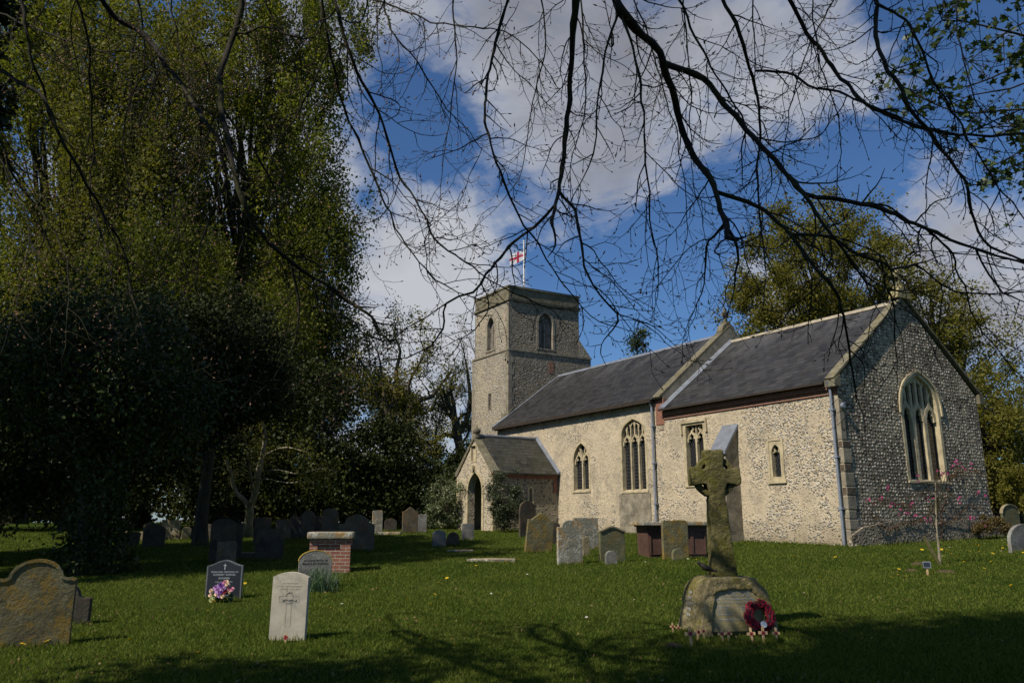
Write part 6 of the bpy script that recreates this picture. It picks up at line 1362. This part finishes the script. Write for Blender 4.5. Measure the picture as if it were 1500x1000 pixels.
# ------------------------------------------------------------ the beech that overhangs the view: bare, in bud
BD = m_bark('beech_bark', (.013, .011, .008), (.034, .029, .021), (.034, .036, .010), 10)
BUD = m_plain('beech_bud', (.20, .105, .06), .6, 40, .4, 0)
beech = empty('overhanging_beech', (-2.5, -6.0, 0), label='great bare beech in bud whose branches hang across the top of the view', cat='tree'); B0 = np.array([-2.5, -6.0, 0.])
BR = [  # traced limbs: (distance, start radius in m, end radius, pixels...)
 (7.0, .055, .022, [(844, -30), (838, 80), (832, 160), (826, 220), (819, 280), (812, 306), (809, 330)]),
 (6.9, .030, .006, [(816, 296), (784, 332), (752, 354), (728, 384), (712, 400), (693, 428), (655, 447), (648, 482), (622, 512), (570, 530), (520, 537), (480, 533)]),
 (7.1, .028, .007, [(824, 286), (840, 308), (848, 344), (854, 376), (868, 420), (905, 460), (890, 492), (880, 512)]),
 (7.2, .014, .005, [(905, 460), (935, 470), (962, 488), (975, 502)]),
 (6.4, .066, .032, [(895, -40), (910, 20), (932, 44), (964, 78), (984, 132), (996, 180), (1014, 224), (1046, 272), (1058, 316), (1066, 346), (1076, 350)]),
 (6.4, .026, .010, [(1064, 330), (1078, 345), (1080, 380), (1076, 420)]), (6.5, .020, .005, [(1056, 332), (1042, 352), (1034, 380), (1028, 430), (1010, 470)]),
 (6.6, .046, .014, [(976, 92), (1030, 116), (1070, 160), (1110, 208), (1150, 252), (1178, 282), (1246, 296), (1302, 310), (1350, 332), (1430, 366), (1520, 390)]),
 (6.5, .034, .010, [(1058, 280), (1110, 302), (1158, 344), (1190, 390), (1212, 412), (1232, 432), (1242, 484), (1251, 557)]),
 (6.8, .026, .008, [(1156, 262), (1179, 286), (1206, 330), (1235, 362), (1261, 402), (1285, 428)]),
 (6.7, .024, .010, [(1159, 346), (1212, 348), (1245, 366), (1291, 385), (1311, 394), (1341, 387), (1364, 405), (1393, 425), (1426, 428), (1520, 428)]),
 (6.7, .018, .005, [(1291, 395), (1295, 420), (1311, 455), (1314, 548)]), (6.9, .017, .005, [(1357, 336), (1393, 372), (1410, 418), (1430, 471), (1453, 504), (1510, 562)]),
 (7.4, .040, .018, [(1138, -30), (1174, 36), (1206, 80), (1238, 120), (1270, 152), (1330, 180), (1390, 196), (1450, 198), (1530, 194)]),
 (7.3, .022, .016, [(1106, 104), (1150, 108), (1198, 128), (1238, 138), (1290, 162), (1330, 182)]),
 (7.0, .040, .016, [(1280, -30), (1286, 60), (1302, 104), (1326, 144), (1354, 184), (1382, 224), (1414, 268), (1426, 320), (1440, 352), (1470, 370), (1520, 392)]),
 (7.2, .022, .010, [(1286, 4), (1326, 28), (1350, 72), (1374, 132), (1402, 176), (1430, 224), (1466, 276), (1520, 345)]),
 (7.1, .028, .006, [(1050, -20), (1082, 48), (1098, 96), (1108, 140), (1114, 192), (1110, 248), (1114, 340), (1122, 400), (1118, 450)]),
 (7.6, .024, .012, [(985, -20), (1018, 52), (1042, 100), (1070, 144), (1098, 196)]), (7.6, .014, .008, [(1102, -20), (1104, 60), (1106, 106)]),
 (6.8, .026, .006, [(752, -25), (728, 52), (716, 108), (712, 168), (720, 212), (740, 264), (756, 312), (788, 356), (812, 400), (842, 436), (880, 470), (915, 482)]),
 (7.8, .020, .006, [(505, -12), (580, 12), (640, 34), (720, 42), (762, 62), (800, 100), (818, 130)]),
 (7.5, .018, .005, [(560, -20), (572, 40), (600, 76), (628, 116), (656, 160), (688, 196), (712, 224), (740, 245)]),
 (7.0, .026, .006, [(482, -25), (504, 48), (524, 104), (548, 152), (572, 216), (588, 260), (616, 304), (636, 348), (664, 372), (700, 398), (740, 420), (800, 450), (850, 452)]),
 (7.2, .024, .007, [(470, -10), (482, 70), (504, 160), (530, 218), (560, 290), (585, 345), (640, 410), (705, 440)]),
 (7.0, .018, .006, [(712, 216), (690, 256), (670, 300), (640, 322), (600, 350)]),
 (7.4, .017, .005, [(852, -20), (856, 80), (858, 160), (838, 232), (836, 290)]), (7.0, .018, .006, [(905, 15), (884, 90), (874, 168), (868, 224), (838, 290)]),
 (7.3, .018, .005, [(918, 20), (936, 108), (942, 180), (948, 260), (956, 340), (966, 400), (958, 460)]), (7.6, .014, .004, [(1000, -15), (1010, 120), (1012, 240), (1030, 330), (1040, 400)]),
 (7.9, .015, .004, [(660, -15), (668, 70), (662, 150), (650, 240), (640, 330)]), (7.9, .015, .004, [(790, -15), (800, 60), (780, 150), (760, 260), (700, 330)]),
 (7.8, .015, .004, [(925, -15), (960, 90), (990, 200), (1006, 320), (985, 420)]), (7.7, .016, .004, [(1190, -15), (1200, 90), (1230, 180), (1226, 270), (1210, 340)]),
 (8.2, .016, .004, [(1230, -15), (1180, 80), (1150, 200), (1135, 300), (1090, 380)]), (8.0, .014, .004, [(1400, 10), (1420, 120), (1480, 230), (1540, 270)]),
 (6.6, .016, .005, [(1430, 366), (1460, 420), (1490, 440), (1530, 452)]), (7.1, .014, .004, [(1466, 276), (1440, 330), (1446, 360)]),
 # left-hand limbs in front of the dark trees
 (7.0, .046, .022, [(128, -25), (172, 24), (212, 52), (244, 96), (272, 132), (296, 172), (316, 200), (332, 260), (336, 300)]),
 (6.6, .050, .024, [(362, -30), (346, 48), (324, 108), (328, 168), (340, 232), (352, 288), (372, 328), (412, 372), (440, 395), (473, 415), (508, 440)]),
 (6.7, .020, .007, [(482, 428), (486, 449), (516, 466), (533, 488), (559, 498), (585, 497)]),
 (7.0, .032, .010, [(-20, 92), (56, 136), (80, 184), (104, 232), (132, 280), (156, 320), (180, 366), (190, 420), (205, 470), (214, 510)]),
 (7.2, .030, .018, [(28, -20), (44, 80), (62, 128), (78, 184)]), (7.1, .020, .006, [(108, -20), (132, 72), (132, 140), (136, 220), (132, 280), (150, 350), (165, 410), (183, 500)]),
 (7.3, .020, .006, [(-15, 170), (16, 248), (52, 300), (90, 360), (100, 440), (92, 520)]), (7.4, .016, .005, [(246, -20), (268, 100), (296, 192), (292, 260), (262, 330)]),
 (7.5, .018, .006, [(0, 20), (60, 44), (136, 72), (200, 76), (280, 112)]), (7.2, .020, .007, [(355, 50), (392, 40), (424, 52), (464, 56), (472, -20)]),
 (7.4, .016, .005, [(184, 110), (240, 108), (296, 100), (316, 60)]), (7.0, .017, .005, [(336, 160), (372, 220), (402, 280), (408, 360), (428, 430)]),
 (6.9, .016, .005, [(296, 172), (288, 240), (252, 270), (260, 330), (270, 390)]), (6.8, .020, .006, [(430, 380), (436, 440), (430, 500), (400, 555)]),
 (7.3, .016, .004, [(0, 232), (40, 330), (34, 420), (0, 520)]), (7.5, .015, .004, [(330, 260), (300, 340), (288, 420), (316, 470)]), (7.6, .015, .004, [(480, 70), (440, 160), (400, 230), (396, 330)]),
 (7.2, .016, .005, [(214, 510), (250, 540), (300, 560), (340, 556)]), (7.8, .015, .004, [(200, -15), (212, 90), (180, 190), (196, 300), (240, 400)]), (7.4, .014, .004, [(380, -15), (430, 90), (450, 200), (500, 300), (540, 380)]),
]
rng = np.random.default_rng(42); paths = []; twigs = []; buds = []
limb_pts = []
smp = []
for di, (D, r0, r1, px) in enumerate(BR):
    n = len(px); px = [list(p_) for p_ in px]; Dq = [D + .5 * sin(i * .7 + di) * min(1, n / 6) for i in range(n)]
    inside = px[0][1] > 3 and px[0][0] > 3
    if inside and smp:      # spring from the limb it grows on
        S_ = np.array([q[:2] for q in smp]); k_ = int(np.argmin(((S_ - px[0]) ** 2).sum(1)))
        if np.hypot(*(S_[k_] - px[0])) < 45:
            off = smp[k_][2] - Dq[0]; px[0] = list(smp[k_][:2]); Dq = [d_ + off * (1 - .5 * i / n) for i, d_ in enumerate(Dq)]; r0 = min(r0, smp[k_][3] * .85)
    pts = [at(a, b, d_) for (a, b), d_ in zip(px, Dq)]
    pts = resample(np.array(pts), .10); wob = rng.normal(0, .010, (len(pts) - 2, 3)); pts[1:-1] += (wob + np.roll(wob, 1, 0)) * .6
    R = .64 * np.linspace(r0, min(r1, r0), len(pts)) * (1 + .07 * rng.normal(size=len(pts)))
    kn = rng.random(len(pts)) < .10; R[kn] *= 1.22
    paths.append((pts, np.abs(R)))
    px3 = resample(np.array([[a, b, d_] for (a, b), d_ in zip(px, Dq)]), 8.0); smp += [(q[0], q[1], q[2], r0 + (min(r1, r0) - r0) * i / len(px3)) for i, q in enumerate(px3)]
    if not inside: limb_pts.append((pts[0], pts[1] - pts[0], r0))
# limbs that carry them, running back overhead to the trunk behind the viewer
hub = np.array([[-2.5, -6, -.3], [-2.4, -5.9, 2], [-2.2, -5.6, 4.5], [-1.8, -5.2, 7.5], [-1.6, -4.6, 11], [-1.8, -4.4, 15]]); hubR = [.75, .58, .5, .42, .28, .1]
hb = resample(hub, .4); paths.append((hb, np.interp(np.linspace(0, 1, len(hb)), np.linspace(0, 1, 6), hubR)))
big = []
for q, (tx, ty, tz) in enumerate([(-5.2, 3.4, 7.6), (-2.6, 4.0, 8.2), (.4, 4.2, 7.8), (2.8, 4.0, 8.0), (5.4, 4.0, 7.8)]):
    a = hb[int(len(hb) * (.40 + .05 * q))]; e = np.array([tx, ty, tz]); c = bez3(a, (a + e) / 2 + np.array([0, 0, 1.3]), e, 14); c[1:-1] += rng.normal(0, .06, (12, 3)); big.append(c); paths.append((c, np.linspace(.22, .07, 14)))
for (p0, d0, r0) in limb_pts:
    bi = np.argmin([np.linalg.norm(c[8:] - p0, axis=1).min() for c in big]); c = big[bi]; i = 8 + int(np.argmin(np.linalg.norm(c[8:] - p0, axis=1))); i = max(5, i - 2)
    m_ = p0 - d0 / np.linalg.norm(d0) * .6 * np.linalg.norm(c[i] - p0); q = bez3(p0, m_, c[i], 10); paths.append((q, np.linspace(r0, r0 * 1.35, 10)))
# upper crown, out of sight, whose shade falls on the near grass
for q in range(12):
    a = hb[rng.integers(int(len(hb) * .45), len(hb))]; th_ = rng.uniform(0, 2 * pi); L = rng.uniform(4, 7.5); e = a + np.array([cos(th_) * L, sin(th_) * L, rng.uniform(.5, 4)])
    if e[1] > -1: e[1] = -1 - 3 * rng.random()
    c = bez3(a, (a + e) / 2 + rng.normal(0, .5, 3) + np.array([0, 0, .8]), e, 12); paths.append((c, np.linspace(.15, .03, 12)))
    for _ in range(14):
        s_ = c[rng.integers(3, 12)]; d_ = rng.normal(size=3); d_[2] *= .6; d_ /= np.linalg.norm(d_); L2 = rng.uniform(.8, 2.2); e2 = s_ + d_ * L2
        c2 = bez3(s_, (s_ + e2) / 2 + rng.normal(0, .15, 3), e2, 6); twigs.append((c2, np.linspace(.022, .006, 6)))
        for _ in range(5):
            s3 = c2[rng.integers(1, 6)]; e3 = s3 + rng.normal(0, .38, 3); twigs.append((np.array([s3, (s3 + e3) / 2 + rng.normal(0, .04, 3), e3]), np.array([.008, .006, .004])))
traced = paths[:len(BR)]
def unit(v): return v / (np.linalg.norm(v) + 1e-9)
def twig(p, d, L, r, lev):
    n = max(3, int(L / .06)); q = [p]; dd = d.copy(); cur = rng.normal(0, .09, 3)
    for i in range(n):
        dd = unit(dd + cur * (1 if lev < 2 else .5) + rng.normal(0, .13, 3) + np.array([0, 0, (-.07 if i < n * .55 else .09)])); q.append(q[-1] + dd * L / n)
    q = np.array(q); twigs.append((q, np.linspace(r * 1.15, max(.0018, r * .45), n + 1)))
    if lev < 2:
        i = 1 + rng.integers(0, 2); sd = 1
        while i < n:
            t = unit(q[i + 1] - q[i - 1]); s_ = unit(np.cross(t, np.array([.1, 1, .1]) + .5 * rng.normal(size=3))) * sd; sd = -sd; nd = unit(t * .7 + s_ * .8)
            Lc = L * rng.uniform(.25, .55) * (1 - .4 * i / n) if (lev == 0 and rng.random() < .55) else rng.uniform(.03, .10)
            twig(q[i], nd, Lc, max(.0015, r * .55), lev + 1 if Lc > .12 else 2); i += rng.integers(1, 4)
    buds.append((q[-1], unit(q[-1] - q[-2]), rng.uniform(.026, .055)))
for (pts, R) in traced:
    i = rng.integers(1, 4)
    while i < len(pts) - 1:
        t = unit(pts[i + 1] - pts[i - 1]); s_ = unit(np.cross(t, np.array([0, 1, 0]) + .6 * rng.normal(size=3))) * rng.choice([-1, 1]); nd = unit(t * .8 + s_ * .8 + np.array([0, 0, -.15])); fr = i / len(pts)
        thick_ = R[i] > .028
        twig(pts[i], nd, rng.uniform(.25, 1.25) * (1 - .4 * fr), min(.0070, R[i] * .35 + .0020), 0); i += rng.integers(2, 4) if thick_ else rng.integers(1, 4)
    twig(pts[-1], unit(pts[-1] - pts[-2]), rng.uniform(.3, .7), max(.0025, R[-1] * .8), 0)
# shoots rising from behind into the overhead crown (above the frame) keep the crown continuous
tube_obj('limbs', [(p_ - B0, r_) for p_, r_ in paths], BD, beech, 8)
tube_obj('twigs', [(p_ - B0, r_) for p_, r_ in twigs], BD, beech, 4)
print('twigs', len(twigs), 'buds', len(buds))
Bp = np.array([b_[0] for b_ in buds]) - B0; Bd = np.array([b_[1] for b_ in buds]); Bl = np.array([b_[2] for b_ in buds])
s_ = np.cross(Bd, [.2, .3, .9]); s_ /= np.linalg.norm(s_, axis=1)[:, None]; t_ = np.cross(Bd, s_); mid = Bp + Bd * Bl[:, None] * .45; w_ = (Bl * .15)[:, None]
Vb = np.stack([Bp, mid + s_ * w_, mid + t_ * w_, mid - s_ * w_, mid - t_ * w_, Bp + Bd * Bl[:, None]], 1).reshape(-1, 3)
f0 = np.array([[0, 1, 2], [0, 2, 3], [0, 3, 4], [0, 4, 1], [5, 2, 1], [5, 3, 2], [5, 4, 3], [5, 1, 4]]); Fb = (np.arange(len(Bp))[:, None, None] * 6 + f0[None]).reshape(-1, 3)
o = np_mesh('buds', Vb, Fb, BUD, beech); o['kind'] = 'stuff'

# ------------------------------------------------------------ maple bough entering from the right
mp = empty('maple_tree', (15.5, 12.5, 0), label='maple whose leafy green bough enters at the top right', cat='tree'); M0 = np.array([15.5, 12.5, 0.]); rng = np.random.default_rng(61); pths = []
tr = resample([(15.5, 12.5, -.3), (15.3, 12.5, 3), (15.5, 12.3, 7), (15.2, 12.0, 11), (15.4, 12, 15)], .5); pths.append((tr, np.linspace(.42, .12, len(tr))))
C_ = []
for px in ([(1620, -60), (1540, 10), (1470, 50), (1420, 90), (1390, 120)], [(1620, 120), (1540, 110), (1480, 130), (1420, 140), (1380, 160)], [(1640, 60), (1540, 60), (1450, 40), (1380, 30), (1340, 70)], [(1640, -100), (1520, -40), (1430, -10), (1385, 20)],
           [(1620, 200), (1550, 190), (1480, 185), (1420, 190)], [(1600, 150), (1530, 200), (1480, 230), (1440, 250)], [(1600, 10), (1500, 90), (1400, 130), (1340, 110)], [(1580, 170), (1500, 160), (1400, 165), (1330, 130)], [(1560, 220), (1500, 245), (1470, 262)]):
    D = 12 + rng.uniform(-.8, .8); c = np.array([at(a, b, D) for a, b in px]); c = np.vstack([tr[int(len(tr) * .55)], c]); c = resample(c, .3); pths.append((c, np.linspace(.06, .008, len(c))))
    st_ = int(len(c) * .35)
    for k in range(34):
        a = c[rng.integers(st_, len(c))]; e = a + rng.normal(0, .36, 3) - [0, 0, .1]; pths.append((bez3(a, (a + e) / 2 + [0, 0, .08], e, 4), np.linspace(.008, .003, 4)))
        for _ in range(10): C_.append(a + (e - a) * rng.uniform(.5, 1.1) + rng.normal(0, .07, 3))
tube_obj('trunk', [(p_ - M0, r_) for p_, r_ in pths], BD, mp, 6)
C_ = np.array(C_) - M0; n = len(C_); ang = np.arange(10) * 2 * pi / 10; rad = np.array([1, .45, .85, .4, .55, .3, .55, .4, .85, .45])
d_ = rng.normal(size=(n, 3)); d_[:, 2] -= .6; d_ /= np.linalg.norm(d_, axis=1)[:, None]; nn_ = rng.normal(size=(n, 3)); nn_[:, 2] += 1.2; s_ = np.cross(d_, nn_); s_ /= np.linalg.norm(s_, axis=1)[:, None]; sz = .080 * (1 + .3 * rng.normal(size=n)).clip(.4, 1.7)
Vm = C_[:, None, :] + (d_[:, None, :] * (rad * np.cos(ang))[None, :, None] + s_[:, None, :] * (rad * np.sin(ang))[None, :, None]) * sz[:, None, None]
np_mesh('crown', Vm.reshape(-1, 3), np.arange(n * 10).reshape(-1, 10), m_leaf('maple_leaf', (.020, .040, .007), (.036, .062, .011), (.06, .085, .02), .22), mp)

# ------------------------------------------------------------ evergreens behind and left of the viewer that shade the near grass
tree('holm_oak', -5.9, -2.0, 23, [(0, 0, 10.0, 3.7, 3.4, 5.0), (0, 0, 17, 3.6, 3.3, 6), (-2.0, 3.9, 8.5, 2.5, 2.2, 4.5), (1.6, 2.4, 11, 2.2, 2.0, 4.5)], LF['deep'], 72000, .20, 'tall dense evergreen oak standing behind the viewer to the left', .4, BK_D, 71, 60, None, clump=.8, ncl=560, droop=.1, shell=.2)
tree('holm_oak', -17.5, 19.3, 16, [(0, 0, 7, 2.4, 2.2, 4), (0, 0, 12, 2.3, 2.2, 4)], LF['deep'], 36000, .16, 'evergreen oak outside the view beside the black yew', .3, BK_D, 73, 40, None, clump=.6, ncl=220, droop=.1, shell=.2)
tree('holm_oak', -15.0, 17.4, 19.5, [(0, 0, 10, 2.1, 2.0, 4), (0, 0, 15, 2.3, 2.2, 4.6)], LF['deep'], 42000, .16, 'evergreen oak outside the view between two others', .3, BK_D, 74, 40, None, clump=.6, ncl=240, droop=.1, shell=.2)
tree('holm_oak', -14.2, 13.4, 19.5, [(0, 0, 7.2, 2.3, 1.9, 4.0), (0, 0, 14, 2.4, 2.2, 5.4)], LF['deep'], 52000, .15, 'dense evergreen oak outside the view beyond the large orange headstone', .3, BK_D, 72, 40, None, clump=.6, ncl=200, droop=.1, shell=.2)
